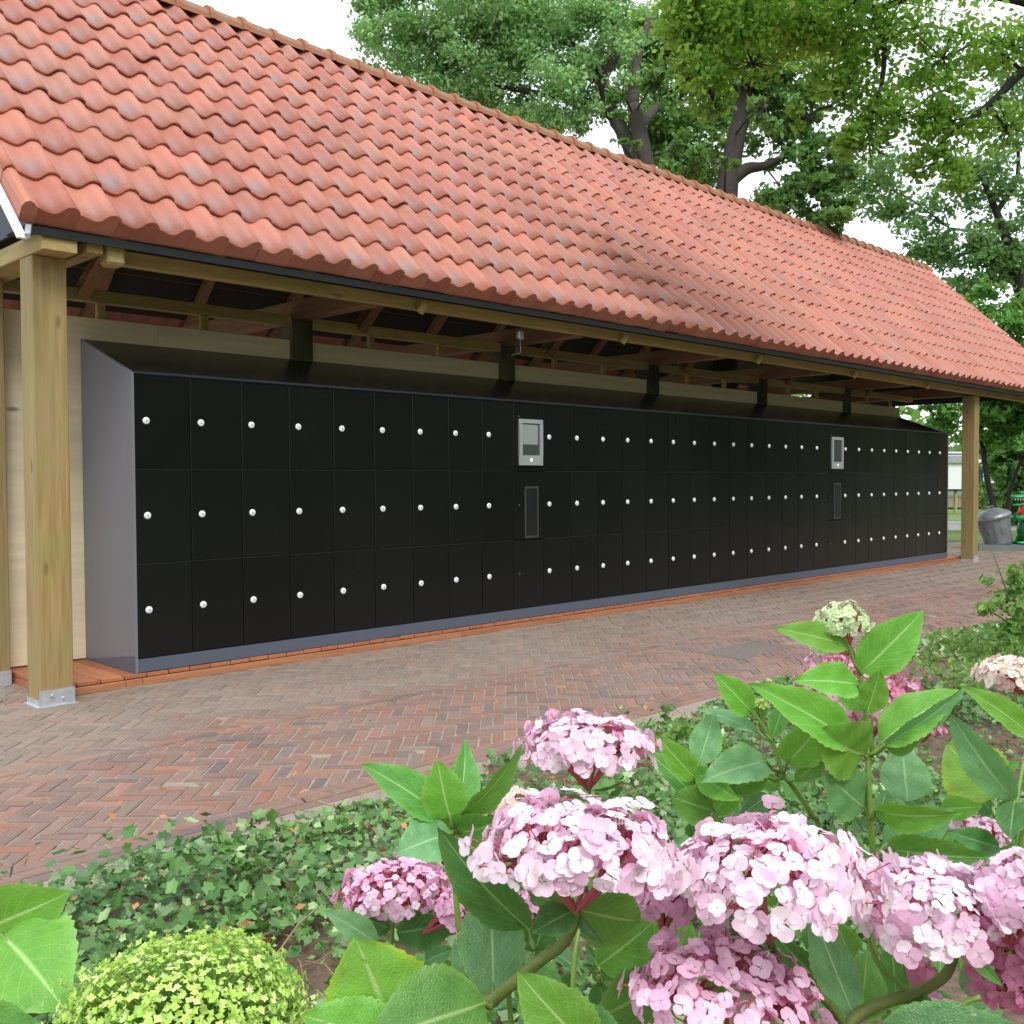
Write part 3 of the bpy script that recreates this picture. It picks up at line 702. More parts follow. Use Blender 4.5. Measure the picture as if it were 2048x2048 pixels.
def tree(label, blobs, n, size, mat, bark, paths, root, seed, cat='tree', **kw):
    t = empty('broadleaf_tree', root, label=label, cat=cat)
    inv = Vector(root)
    o = leaf_cloud('crown', blobs, n, size, mat, t, seed=seed, **kw); o.location = -inv
    q = limbs(paths, bark, t); q.location = -inv
    lp_ = np.array([v.co[:] for v in q.data.vertices]); r = random.Random(seed); mb = MB()
    for c, rad, *_ in blobs:
        c = np.array(c); j = lp_[np.argmin(np.linalg.norm(lp_-c, axis=1))]; L0 = float(np.linalg.norm(j-c)); k = float(min(rad))
        mb.tube([Vector(j), Vector((j+c)/2+np.array([0, 0, .06*L0])), Vector(c)], [.016+.006*L0, .014+.003*L0, .012], 5, False)
        for i in range(12):
            d = unit(np.array([r.gauss(0, 1), r.gauss(0, 1), r.gauss(.2, 1)])); e = c+d*np.array(rad)*r.uniform(.7, 1.1); m_ = (c+e)/2+np.array([r.gauss(0, .08*k), r.gauss(0, .08*k), r.gauss(-.03, .08*k)])
            mb.tube([Vector(c), Vector(m_), Vector(e)], [.011, .007, .003], 4, False)
    w = mb.build('twigs', bark, t, smooth=True, kind='stuff'); w.location = -inv
    return t
dA = 20.
tree('tall willow-green tree behind the middle of the roof ridge, its crown widest at left', [pb(*b) for b in
     [(770, 70, dA, 110, 70, 1.1), (740, 20, dA, 90, 50), (900, 50, dA, 140, 80, 1.1), (1030, 60, dA, 120, 90, 1.1), (1000, 180, dA, 130, 70, 1.1), (860, 150, dA, 130, 60), (1120, 150, dA, 90, 90), (1130, 40, dA, 90, 80), (1050, 230, dA, 70, 50, .7), (900, -60, dA, 220, 60)]],
     56000, .098, M_lfA, M_barkk, [([(1190, 420, dA), (1195, 300, dA), (1150, 200, dA), (1135, 130, dA)], .17, .11), ([(1135, 150, dA), (1165, 90, dA), (1155, 20, dA), (1170, -60, dA)], .11, .07), ([(1135, 140, dA), (1090, 90, dA), (1000, 60, dA)], .09, .04), ([(1150, 200, dA), (1100, 190, dA), (980, 170, dA), (860, 150, dA)], .10, .03),
      ([(float(at(1190, 420, dA)[0]), float(at(1190, 420, dA)[1]), -.1), (1190, 600, dA), (1190, 420, dA)], .26, .17)],
     ground_under(1190, 420, dA), 21, clump=.15, per=140)
dB = 23.
tree('dark-leaved tree with a thick twin trunk showing above the ridge', [pb(*b) for b in
     [(1210, 110, dB, 70, 110, .9), (1175, 180, 18.6, 45, 45, .35), (1240, 150, 18.6, 40, 60, .4), (1180, 270, 18.6, 35, 20, .3), (1290, 230, dB, 100, 90, .8), (1230, 250, dB, 90, 50, .7), (1320, 320, dB, 90, 50, .7), (1180, 330, dB, 60, 40, .4), (1280, 100, dB, 100, 90, .8), (1380, 160, dB, 90, 90, .55)]],
     17000, .15, M_lfB, M_barkk, [([ground_under(1235, 480, 19.), (1235, 480, 19.), (1216, 300, 19.), (1195, 200, 19.3)], .26, .13), ([(1195, 200, 19.3), (1200, 120, 20), (1230, 20, 21)], .12, .06), ([(1215, 300, 19), (1160, 230, 20), (1140, 180, 21), (1100, 100, dB)], .14, .07), ([(1205, 240, 19.5), (1250, 190, dB), (1300, 140, dB)], .12, .04)],
     ground_under(1235, 480, 19.), 22, clump=.16, per=90)
dC = 19.
tree('dark tree with a leaning forked trunk behind the right half of the ridge', [pb(*b) for b in
     [(1300, 300, dC, 70, 40, .6), (1390, 120, dC, 90, 70, .5), (1480, 140, dC, 90, 70, .8), (1470, 260, dC, 90, 45, .6), (1500, 200, dC, 90, 50, .8), (1480, 370, dC, 80, 35, .7), (1560, 400, dC, 55, 45, 1.2), (1570, 330, dC, 50, 40, .5), (1420, 30, dC, 140, 70, .8), (1600, 300, dC, 70, 40, .5), (1440, 200, 17.5, 45, 40, .35), (1370, 300, 17.5, 30, 25, .3), (1540, 330, dC, 60, 40, .6)]],
     21000, .13, M_lfB, M_barkk, [([ground_under(1368, 520, dC), (1368, 480, dC), (1372, 350, dC), (1385, 280, dC), (1405, 190, dC), (1420, 130, dC)], .27, .12), ([(1420, 130, dC), (1440, 70, dC), (1430, -20, dC)], .14, .07), ([(1378, 340, dC), (1410, 318, dC), (1445, 312, dC), (1500, 285, dC)], .15, .04), ([(1400, 218, dC), (1450, 200, dC), (1480, 160, dC), (1500, 120, dC)], .09, .03)],
     ground_under(1368, 520, dC), 23, clump=.15, per=80)
dD = 9.5
tree('near yellow-green tree whose branches overhang the top right corner', [pb(*b) for b in
     [(1290, 40, dD, 55, 60, 1.3), (1310, 130, dD, 50, 60, 1.3), (1350, 200, dD, 35, 35, .8), (1400, 50, dD, 90, 60), (1420, 120, dD, 60, 40, .5), (1530, 40, dD, 100, 55, .8), (1590, 150, dD, 60, 50, .9), (1520, 220, dD, 35, 25, .5), (1650, 80, dD, 90, 70, .7), (1680, 210, dD, 80, 50, .9), (1640, 270, dD, 70, 25, .8), (1780, 110, dD, 80, 70, .7), (1790, 230, dD, 70, 60, .9), (1760, 310, dD, 60, 25, .7), (1820, 340, dD, 60, 25, .7), (1890, 80, dD, 80, 60, .7), (1900, 240, dD, 60, 50, .5), (1560, -40, dD, 350, 60, .8), (1320, 10, dD, 70, 60, 1)]],
     24000, .066, M_lfD, M_bark2, [([(2600, 2100, 9), (2560, 900, 9.2), (2450, 500, 9.3), (2200, 250, 9.5)], .3, .12), ([(2200, 250, dD), (2000, 110, dD), (1930, 135, dD), (1875, 190, dD), (1815, 235, dD), (1770, 275, dD)], .07, .010), ([(2200, 250, dD), (2050, 50, dD), (1800, -20, dD), (1660, 20, dD), (1668, 80, dD), (1665, 150, dD), (1648, 200, dD)], .06, .012), ([(1668, 80, dD), (1700, 60, dD), (1760, 50, dD), (1830, 70, dD)], .02, .006), ([(1930, 135, dD), (1880, 90, dD), (1850, 70, dD)], .02, .006), ([(1660, 20, dD), (1520, -20, dD), (1400, 20, dD), (1330, 60, dD), (1310, 120, dD)], .035, .008), ([(1665, 150, dD), (1610, 170, dD), (1570, 200, dD)], .014, .004)],
     ground_under(2600, 2100, 9), 24, clump=.24, per=30, asp=.6)
dE = 27.
tree('sparse grey-green tree against the white sky above the roof end', [pb(*b) for b in
     [(1640, 340, dE, 90, 45, .6), (1700, 400, dE, 70, 55, .45), (1840, 320, dE, 80, 60, .45), (1900, 380, dE, 60, 70, .4), (1780, 400, dE, 60, 60, .3), (1760, 470, dE, 50, 35, .9), (1830, 470, dE, 70, 50, .7), (1900, 480, dE, 60, 60, .8), (1830, 540, dE, 50, 30, 1.2), (1910, 200, dE, 60, 90, .5)]],
     12000, .16, M_lfC, M_bark2, [([ground_under(2010, 900, dE), (2010, 900, dE), (1960, 640, dE), (1930, 560, dE), (1905, 470, dE), (1880, 400, dE), (1850, 330, dE)], .35, .05), ([(1905, 470, dE), (1840, 440, dE), (1790, 430, dE)], .08, .02), ([(1880, 400, dE), (1920, 330, dE), (1915, 220, dE)], .08, .03)],
     ground_under(2010, 900, dE), 25, clump=.2)
dF = 24.
def shrub(label, blobs, n, size, mat, root, seed, stems, cat='shrub', name='leafy_shrub', **kw):
    t = empty(name, root, label=label, cat=cat); inv = Vector(root)
    o = leaf_cloud('foliage', blobs, n, size, mat, t, seed=seed, **kw); o.location = -inv
    q = limbs(stems, M_bark2, t, 'stem'); q.location = -inv; return t
shrub('bright green spreading tree just beyond the right slope of the roof', [pb(*b) for b in [(1880, 600, dF, 55, 35), (1935, 640, dF, 50, 40), (1910, 690, dF, 50, 40), (1950, 590, dF, 50, 50), (1860, 560, dF, 40, 25, .6), (1990, 700, dF, 70, 100)]],
      7500, .16, M_lfE, ground_under(1980, 800, dF), 31, [([ground_under(1980, 800, dF), (1980, 800, dF), (1960, 680, dF), (1940, 600, dF)], .2, .04)], cat='tree', name='spreading_tree')
dG = 25.
shrub('leafy branches hanging behind the far right post', [pb(*b) for b in [(1780, 790, dG, 45, 30, .9), (1760, 760, dG, 30, 30), (1870, 780, dG, 50, 30, 1.3), (1920, 800, dG, 50, 30, 1.3), (1880, 830, dG, 40, 20), (1940, 760, dG, 60, 40), (1800, 830, dG, 30, 20, .6), (1900, 740, dG, 70, 30)]],
      7000, .15, M_lfE, ground_under(1990, 990, dG), 32, [([ground_under(1880, 1010, dG), (1875, 960, dG), (1862, 900, dG), (1850, 800, dG), (1850, 740, dG)], .09, .05), ([ground_under(1905, 1010, dG), (1900, 960, dG), (1912, 905, dG), (1935, 850, dG)], .05, .04)], cat='tree', name='young_tree')
dH = 30.
shrub('deep dark hedge beyond the lawn at the right edge', [pb(*b) for b in [(1900, 920, dH, 45, 60), (1960, 930, dH, 50, 70), (1990, 850, dH, 70, 60), (1900, 860, dH, 50, 35, .8), (1930, 980, dH, 60, 30), (1870, 860, dH, 30, 25)]],
      9000, .20, M_lfB, ground_under(1960, 1000, dH), 33, [([ground_under(1950, 1000, dH), (1950, 930, dH), (1945, 860, dH)], .12, .05)], cat='hedge', name='dark_hedge')
MB().box(-5.5, 5.5, -.5, .5, 0, 4.0, .2)
# far wood closing the horizon
leaf_cloud('far_wood', [((float(P2(75, s)[0]), float(P2(75, s)[1]), 4.5+1.5*math.sin(s*.7)), (6, 5, 6)) for s in range(-70, 90, 8)], 26000, .9, M_lfB, None, seed=41, kind='stuff')
leaf_cloud('back_hedge', [((x, 17+2*math.sin(x), 1.2), (2.6, 1.2, 2.2)) for x in range(-12, 30, 4)], 14000, .22, M_lfB, None, seed=43, kind='stuff')
# trees on the camera's own side, mirrored in the glossy locker doors
gcm = None
for i, (x, y, s) in enumerate([(-6, -19, 1.1), (2, -22, 1.2), (10, -20, 1.1), (18, -19, 1.2), (27, -20, 1.3), (37, -17, 1.3), (48, -17, 1.5), (60, -14, 1.5)]):
    t = empty('garden_tree', (x, y, -.05), label='broad green tree across the path, seen only mirrored in the locker doors', cat='tree', group='trees mirrored in the locker doors')
    if gcm is None:
        c = leaf_cloud('crown', [((0, 0, 5.5), (5, 4, 4.6)), ((2, 0, 3), (3, 3, 2.5)), ((-3, 0, 2.5), (3, 3, 2.4))], 9000, .42, M_lfB, t, seed=44)
        k = MB().tube([(0, 0, 0), (.1, 0, 2), (0, .1, 5)], [.35, .25, .12], 8).build('trunk', M_barkk, t); gcm = (c.data, k.data)
    else: link('crown', gcm[0], None, t); link('trunk', gcm[1], None, t)
    t.scale = (s, s, s); t.rotation_euler = (0, 0, i*1.3)
# ------------------------------------------------------------------ caravan, table, bin and crocodile
vx = np.array(P2(46.5, 21.3)); van = empty('white_caravan', (float(vx[0]), float(vx[1]), 0), label='white static caravan standing on the far lawn behind the right post', cat='caravan')
van.rotation_euler = (0, 0, -YAW+.06)
MB().box(-5.2, 1.2, 0, 2.3, .55, 2.55, .12).build('body', M_van, van)
MB().box(-5.25, 1.25, -.05, 2.35, 2.55, 2.64, .04).build('roof', M_white, van)
for a, b, z0, z1 in ((.12, .42, 1.1, 2.0), (-2.4, -1.6, 1.3, 2.0), (-4.2, -3.2, 1.3, 2.0)):
    f = MB().box(a-.05, b+.05, -.03, -.002, z0-.05, z1+.05).build('window_frame', M_white, van); MB().box(a, b, -.04, -.031, z0, z1).build('pane', M_glass, f)
MB().box(-5.15, 1.15, -.02, -.004, .66, .84).build('stripe', simple('grey_trim_stripe', (.25, .30, .30), .5), van)
MB().box(-3.1, 1.1, .1, 2.2, .12, .55).build('skirt', simple('brown_timber_skirt', (.30, .25, .20), .8), van)  # skirt below the body in a plain timber brown
for xx in (-2.4, .4): MB().lathe([(0, -.05), (.28, -.05), (.30, 0), (.30, .12)], (xx, .1, .32), 'Y', 16).build('wheel', M_tyre, van)
MB().box(-1.3, -.5, -.12, -.02, 2.12, 2.48, .02).build('awning_box', M_frame, van)
tp = P2(40, 17.6); tb = empty('picnic_table', (tp[0], tp[1], 0), label='small dark table with chairs on the grass beside the caravan', cat='table')
MB().box(-.8, .8, -.4, .4, .92, .99, .01).build('table_top', M_black, tb)
for sx in (-.7, .7):
    for sy in (-.3, .3): MB().box(sx-.03, sx+.03, sy-.03, sy+.03, 0, .92).build('leg', M_beamx, tb)
cb = np.array([17.6, .75, 0])+_R*.33; crx = Vector((float(_R[0]), float(_R[1]), 0)); cry = Vector((float(_F[0]), float(_F[1]), 0)).normalized()
sl_ = empty('stone_base', tuple(cb), label='low grey-green slab under the bin and the crocodile', cat='slab', ); sl_.rotation_euler = (0, 0, -YAW)
ms = MB(); pts = [(-.62, -.35), (.9, -.42), (1.25, -.1), (1.2, .45), (.2, .5), (-.55, .3)]
ms.add([(x, y, .0) for x, y in pts]+[(x*.96, y*.96, .10) for x, y in pts], [tuple(range(6, 12))]+[(k, (k+1) % 6, 6+(k+1) % 6, 6+k) for k in range(6)]); ms.build('slab', M_slab, sl_)
bi = empty('rubbish_bin', (float(cb[0]-crx.x*.04), float(cb[1]-crx.y*.04), .10), label='dented grey metal rubbish bin tipped to the left with its lid on', cat='bin'); bi.rotation_euler = (0, math.radians(-15), -YAW); bi.scale = (1.18, 1.18, 1.12)
n = 28; mb = MB(); V = []; Fc = []
for i, (r, z) in enumerate([(.0, 0), (.20, 0), (.215, .03), (.225, .2), (.25, .38), (.265, .47), (.28, .48), (.28, .50)]):
    for k in range(n): rr_ = r*(1+(.035 if k % 2 and .03 < z < .47 else 0)); V.append((rr_*math.cos(2*PI*k/n), rr_*math.sin(2*PI*k/n), z))
for i in range(7):
    for k in range(n): Fc.append((i*n+k, i*n+(k+1) % n, (i+1)*n+(k+1) % n, (i+1)*n+k))
MB().add(V, Fc).build('body', M_bin, bi)
MB().lathe([(.295, .48), (.30, .50), (.30, .52), (.26, .56), (.15, .63), (.05, .655), (0, .66)], n=24).build('lid', M_bin, bi, smooth=True)
MB().tube([(-.06, 0, .64), (-.06, 0, .69), (.06, 0, .69), (.06, 0, .64)], .012, 6).build('lid_handle', M_bin, bi)
MB().tube([(-.27, -.08, .40), (-.33, -.08, .38), (-.33, .08, .38), (-.27, .08, .40)], .012, 6).build('side_handle', M_bin, bi)
cr = empty('crocodile_figure', (float(cb[0]+crx.x*.48), float(cb[1]+crx.y*.48), .10), label='glossy green crocodile figure in a red vest leaning on the bin', cat='statue'); cr.rotation_euler = (0, 0, -YAW)
def ell(c, r, n=16, m=10, mb=None, tilt=None):
    mb = mb or MB(); V = []; Fc = []
    for i in range(m+1):
        th = PI*i/m
        for k in range(n):
            a = 2*PI*k/n; p = Vector((r[0]*math.sin(th)*math.cos(a), r[1]*math.sin(th)*math.sin(a), r[2]*math.cos(th)))
            if tilt: p.rotate(tilt)
            V.append(tuple(p+Vector(c)))
    for i in range(m):
        for k in range(n): Fc.append((i*n+k, (i+1)*n+k, (i+1)*n+(k+1) % n, i*n+(k+1) % n))
    return mb.add(V, Fc)
def skin(name, prof_, mat, parent, n=14):   # smooth body from centre line and radii
    V = []; Fc = []
    for c, rx_, rz_, d in prof_:
        d = Vector(d).normalized(); r_ = d.cross(Vector((0, 1, 0))).normalized(); 
        for k in range(n):
            a = 2*PI*k/n; V.append(tuple(Vector(c)+Vector((0, 1, 0))*math.cos(a)*rx_+r_*math.sin(a)*rz_))
    for i in range(len(prof_)-1):
        for k in range(n): Fc.append((i*n+k, i*n+(k+1) % n, (i+1)*n+(k+1) % n, (i+1)*n+k))
    Fc.append(tuple(range(n))[::-1]); Fc.append(tuple((len(prof_)-1)*n+k for k in range(n)))
    return MB().add(V, Fc).build(name, mat, parent, smooth=True)
skin('body', [((.10, 0, .02), .10, .10, (0, 0, 1)), ((.10, 0, .12), .20, .22, (0, 0, 1)), ((.10, 0, .32), .22, .25, (0, 0, 1)), ((.06, 0, .52), .19, .20, (-.1, 0, 1)), ((.02, 0, .66), .15, .15, (-.1, 0, 1)), ((.0, 0, .76), .10, .10, (0, 0, 1)), ((.02, 0, .84), .11, .11, (.1, 0, 1)), ((.03, 0, .93), .12, .13, (0, 0, 1)), ((.03, 0, 1.0), .05, .05, (0, 0, 1))], M_croc, cr)
skin('upper_jaw', [((.05, 0, .93), .11, .07, (-1, 0, .05)), ((-.08, 0, .94), .09, .05, (-1, 0, .02)), ((-.20, 0, .935), .075, .04, (-1, 0, 0)), ((-.27, 0, .945), .065, .045, (-1, 0, 0)), ((-.30, 0, .945), .03, .02, (-1, 0, 0))], M_croc, cr)
skin('lower_jaw', [((.02, 0, .82), .09, .05, (-1, 0, -.1)), ((-.10, 0, .79), .075, .03, (-1, 0, -.1)), ((-.20, 0, .775), .06, .025, (-1, 0, 0)), ((-.25, 0, .78), .03, .015, (-1, 0, 0))], M_croc, cr)
MB().box(-.16, .02, -.06, .06, .815, .90, .01).build('mouth', M_mouth, cr)
tm = MB()
for i in range(5):
    for s_ in (-1, 1):
        x = -.24+i*.05; tm.add([(x-.013, s_*.062, .905), (x+.013, s_*.062, .905), (x, s_*.062, .865), (x, s_*.05, .905)], [(0, 1, 2), (1, 3, 2), (3, 0, 2)])
tm.build('teeth', M_tooth, cr)
for s_ in (-1, 1): e_ = ell((-.02, s_*.06, 1.01), (.04, .035, .045)).build('eye', M_croc, cr, smooth=True); ell((-.045, s_*.065, 1.015), (.02, .02, .025)).build('pupil', M_tooth, e_, smooth=True)
skin('vest', [((.075, 0, .50), .205, .215, (-.1, 0, 1)), ((.05, 0, .58), .20, .205, (-.1, 0, 1)), ((.02, 0, .68), .165, .17, (-.1, 0, 1)), ((.0, 0, .75), .115, .12, (0, 0, 1))], M_redp, cr)
ell((-.06, -.06, .28), (.13, .18, .22)).build('belly', M_belly, cr, smooth=True)
for s_ in (-1, 1):
    MB().tube([(.0, s_*.14, .66), (-.08, s_*.2, .56), (-.20, s_*.16, .52), (-.27, s_*.12, .54)], [.06, .055, .045, .04], 10).build('arm', M_croc, cr, smooth=True)
    lg = MB().tube([(.05, s_*.13, .2), (-.05, s_*.16, .12), (-.06, s_*.16, .04)], [.10, .08, .06], 10).build('leg', M_croc, cr, smooth=True); ell((-.13, s_*.16, .035), (.12, .06, .035)).build('foot', M_croc, lg, smooth=True)
# ------------------------------------------------------------------ flower bed: soil, ivy, litter
bx = np.linspace(-9, 22, 125); by = np.linspace(-13, -3.10, 42); V = []; gr = np.random.default_rng(3)
for y in by:
    for x in bx: V.append((x, y, -.02+.03*math.sin(x*2.1)*math.sin(y*1.7)+gr.normal(0, .012)+.05*min(1, (-3.1-y)/.8)))
Fc = [(j*125+i, j*125+i+1, (j+1)*125+i+1, (j+1)*125+i) for j in range(41) for i in range(124)]
tag(link('flower_bed_soil', mesh_np('flower_bed_soil', V, Fc, smooth=True), M_soil), kind='structure')
ang_ = np.array([-90, -60, -38, -10, 12, 40, 62, 90, 118, 140, 168, 190, 218, 240])*PI/180; rad_ = np.array([.35, .62, .90, .66, .74, .98, .78, 1.15, .78, .98, .74, .66, .90, .62])
def ivy(name, n, xr, yr, seed, size=.030, mat=None, hz=.05, thr=-.28, kind='stuff', parent=None):
    r = np.random.default_rng(seed); x = r.uniform(*xr, n*2); y = r.uniform(*yr, n*2)
    hf = np.sin(x*1.9+1)*np.sin(y*2.3)+.6*np.sin(x*5.1)*np.sin(y*4.3+2)+r.normal(0, .5, 2*n)
    edge = (-3.34+.09*np.sin(x*3.1)+.07*np.sin(x*7.3)); ok = (hf > thr) & (y < edge+.05); x, y, hf = x[ok][:n], y[ok][:n], hf[ok][:n]; m = len(x)
    dd = np.clip((-3.1-y)/.5, 0, 1)
    z = .02+dd*.05+np.minimum(np.abs(r.normal(0, 1, m)), 1.7)*hz*(.35+.65*dd)*(.6+.4*np.sin(x*2.7)*np.sin(y*3.1))
    p = np.stack([x, y, z], 1); nrm = unit(r.normal(size=(m, 3))*.55+np.array([-.15, -.25, 1])); a = unit(np.cross(nrm, r.normal(size=(m, 3)))); b = np.cross(nrm, a)
    s = size*(.55+.9*r.random((m, 1, 1))); K = len(ang_)
    ring = np.stack([np.cos(ang_)*rad_*.85, np.sin(ang_)*rad_], 1)
    V = p[:, None]+s*(a[:, None]*ring[None, :, :1]+b[:, None]*ring[None, :, 1:])+nrm[:, None]*s*(.25*(np.abs(ring[:, 0])**1.2))[None, :, None]
    V = np.concatenate([p[:, None]-nrm[:, None]*s*.02, V], 1).reshape(-1, 3)
    tri = np.array([(0, 1+k, 1+(k+1) % K) for k in range(K)]); Fc = (tri[None]+np.arange(m)[:, None, None]*(K+1)).reshape(-1, 3)
    t = r.random((m, 3)); cl = .5+.5*np.sin(x*3.3+y*1.3)*np.sin(y*4.1); t[:, 0] = .5*t[:, 0]+.5*cl
    o = link(name, mesh_np(name, V, Fc, np.repeat(t, K+1, axis=0)), mat or M_ivy, parent); return tag(o, kind=kind)
ivy('ivy_ground_cover', 19000, (-3.4, 3.2), (-5.6, -3.08), 51, .0175)
ivy('ivy_ground_cover', 10000, (2.5, 13), (-6.0, -3.08), 52, .028, hz=.08)
ivy('ivy_ground_cover', 3500, (-3.2, 1), (-5.4, -3.35), 53, .024, hz=.13)
ivy('ivy_ground_cover', 2600, (-2.7, .3), (-5.3, -3.9), 55, .022, hz=.07, thr=-9)
lit = leaf_cloud('leaf_litter', [((x, -3.9, .03), (.5, .8, .03)) for x in np.arange(-3.5, 9, .35)], 3400, .032, M_litter, None, seed=54, kind='stuff', clump=.5, per=3, upb=2)
tw = MB(); r_ = random.Random(4)
for i in range(620):
    x = r_.uniform(-3.3, 6); y = r_.uniform(-5.2, -3.2); a = r_.uniform(0, 6.3); L = r_.uniform(.06, .22); z = r_.uniform(.02, .09)
    tw.tube([(x, y, z), (x+math.cos(a)*L*.5, y+math.sin(a)*L*.5, z+r_.uniform(0, .05)), (x+math.cos(a)*L, y+math.sin(a)*L, z+r_.uniform(-.01, .09))], r_.uniform(.0012, .0028), 4, False)
tw.build('dry_twigs', simple('dry_straw_twigs', (.32, .22, .12), .9, var=.3), None, kind='stuff')
# shrub at the right edge of the bed
def small_shrub(label, px, py, dep, blobs, n, size, seed, mat=M_lfE, stems=(), sr=.012):
    root = (float(at(px, py, dep)[0]), float(at(px, py, dep)[1]), 0.); t = empty('young_shrub', root, label=label, cat='shrub'); inv = Vector(root)
    o = leaf_cloud('foliage', blobs, n, size, mat, t, seed=seed, clump=.35, per=10, asp=.65); o.location = -inv
    q = limbs([([root]+[p for p in s], sr*.7, sr*.2) for s in stems], M_stemb, t, 'stem'); q.location = -inv
dS = 5.2
M_shr = leafy('olive_shrub_leaves', (.12, .26, .05), (.22, .38, .10), (.24, .36, .10), .35)
small_shrub('loose young shrub with small oval leaves at the right edge of the bed', 1915, 1290, dS, [pb(*b) for b in [(1905, 1090, dS, 22, 30, 1), (1890, 1140, dS, 35, 22), (1920, 1170, dS, 25, 35), (1860, 1150, dS, 20, 12, .6), (1900, 1200, dS, 30, 25), (1870, 1100, dS, 22, 10, .5), (1925, 1120, dS, 22, 50)]],
            460, .047, 61, M_shr, [[(1915, 1200, dS), (1900, 1120, dS), (1872, 1040, dS)], [(1915, 1210, dS), (1880, 1160, dS), (1845, 1150, dS)], [(1920, 1180, dS), (1928, 1080, dS)]])
small_shrub('low pale green undergrowth tuft beside the paving under the young shrub', 1800, 1290, 5.6, [pb(*b) for b in [(1800, 1215, 5.6, 60, 20), (1870, 1220, 5.4, 60, 25), (1750, 1245, 5.3, 40, 15, .6), (1900, 1260, 5, 50, 25), (1830, 1270, 4.8, 80, 20, .6)]],
            700, .040, 62, M_shr, [[(1800, 1230, 5.6)]])
small_shrub('tuft of feathery seedlings at the paving edge behind the pale flower head', 1270, 1420, 3.6, [pb(*b) for b in [(1262, 1345, 3.6, 12, 14), (1290, 1375, 3.6, 25, 18), (1275, 1400, 3.6, 20, 15), (1330, 1400, 3.6, 40, 15, .6)]],
            300, .026, 63, M_shr, [[(1262, 1350, 3.6)], [(1290, 1370, 3.6)]], .0015)
small_shrub('single ivy sprig sticking up over the edge of the paving at left', 440, 1640, 3.3, [pb(*b) for b in [(432, 1600, 3.15, 12, 12), (440, 1622, 3.15, 16, 12), (470, 1635, 3.15, 20, 10)]],
            70, .035, 64, M_ivy, [[(432, 1600, 3.15)]], .0015)
# ------------------------------------------------------------------ hydrangeas
def leafshape(var):
    r = np.random.default_rng(100+var); nr, nc = 27, 7; V, UV = [], []
    fold = [.10, .16, .05, .22][var % 4]; curl = [.10, .22, -.06, .30][var % 4]; wav = [.010, .02, .014, .02][var % 4]; side = r.uniform(-.05, .05)
    for i in range(nr):
        t = i/(nr-1); wv = (math.sin(PI*min(1, t**.80))**.72)*(1-.28*t**3); wv = max(wv, .012)
        if t > .93: wv *= .8
        for k in range(nc):
            s = k/(nc-1)*2-1; se = 1+(.07 if (i % 2 and abs(s) == 1) else 0)
            x = .5*wv*s*se; z = fold*abs(s)*wv*.5-curl*t*t+wav*math.sin(t*19+s*2)*abs(s)+.025*math.sin(t*PI)
            V.append((x+side*t*t, t, z)); UV.append((.5+.5*s, t))
    Fc = [(i*nc+k, i*nc+k+1, (i+1)*nc+k+1, (i+1)*nc+k) for i in range(nr-1) for k in range(nc-1)]
    return mesh_np('leaf', V, Fc, None, UV, smooth=True)
LEAF = [leafshape(i) for i in range(4)]
for q in LEAF: q.materials.append(L_BR)
def place_leaf(parent, b, t, W_, tilt, var, mk, db, dt, stemmb=None, node=None):
    B, T = Vector(at(b[0], b[1], db)), Vector(at(t[0], t[1], dt)); Y = T-B; L = Y.length; Y.normalize()
    vd = ((B+T)/2-Vector(CAM)).normalized(); N = -(vd-Y*vd.dot(Y)); N.normalize(); N = Matrix.Rotation(math.radians(tilt), 3, Y) @ N
    X = Y.cross(N); w_ = L*W_
    m = Matrix(((X.x*w_, Y.x*L, N.x*L, B.x), (X.y*w_, Y.y*L, N.y*L, B.y), (X.z*w_, Y.z*L, N.z*L, B.z), (0, 0, 0, 1)))
    o = link('leaf', LEAF[var % 4], LM[mk], parent, mw=m)
    if node is not None and stemmb is not None:
        Nn = Vector(at(*node)); pm = MB().tube([Nn, (Nn+B)/2+Vector((0, 0, -.004)), B, B+Y*L*.12], [.0032, .0028, .0024, .0014], 6); mi_ = m.inverted(); pm.v = [tuple(mi_ @ Vector(q)) for q in pm.v]; link('petiole', pm.mesh('petiole', True), M_stem, o)
    return o
def floret_mesh(var, np_=4, big=1., name='floret'):
    r = np.random.default_rng(200+var); V, Fc, T = [], [], []
    for k in range(np_):
        a = 2*PI*k/np_+r.uniform(-.12, .12); ca, sa = math.cos(a), math.sin(a); lift = r.uniform(-.15, .35); wd = r.uniform(.47, .58); b0 = len(V)
        tn = r.random()
        V.append((0, 0, .03*k)); T.append((0, tn, 0))
        for j in range(9):
            q = PI*(j/8*1.5-.75); rr = .5; px = .50+rr*math.cos(q)*1.0; py = math.sin(q)*wd
            if j in (0, 8): px = .14; py = (1 if j else -1)*.09
            z = lift*px+.03*k+(r.uniform(-.12, .25))*py*py*2+.18*max(0, px-.6)*(1 if lift < 0 else -1)+r.uniform(-.03, .03)
            V.append((px*ca-py*sa, px*sa+py*ca, z)); T.append((min(1, px), tn, 0))
        c = len(V); V.append((.55*ca, .55*sa, lift*.55+.03*k-.06)); T.append((.5, tn, 0))
        Fc += [(b0, b0+1, c), (b0, c, b0+9)]+[(b0+1+j, b0+2+j, c) for j in range(8)]
    # centre bead
    b0 = len(V); V += [(.07, 0, .12), (0, .07, .12), (-.07, 0, .12), (0, -.07, .12), (0, 0, .2)]; T += [(.1, 1, 0)]*5
    Fc += [(b0, b0+1, b0+4), (b0+1, b0+2, b0+4), (b0+2, b0+3, b0+4), (b0+3, b0, b0+4)]
    me = mesh_np(name, V, Fc, np.array(T), None, smooth=True); return me
FLO = [floret_mesh(i) for i in range(8)]
for q in FLO: q.materials.append(P_W)
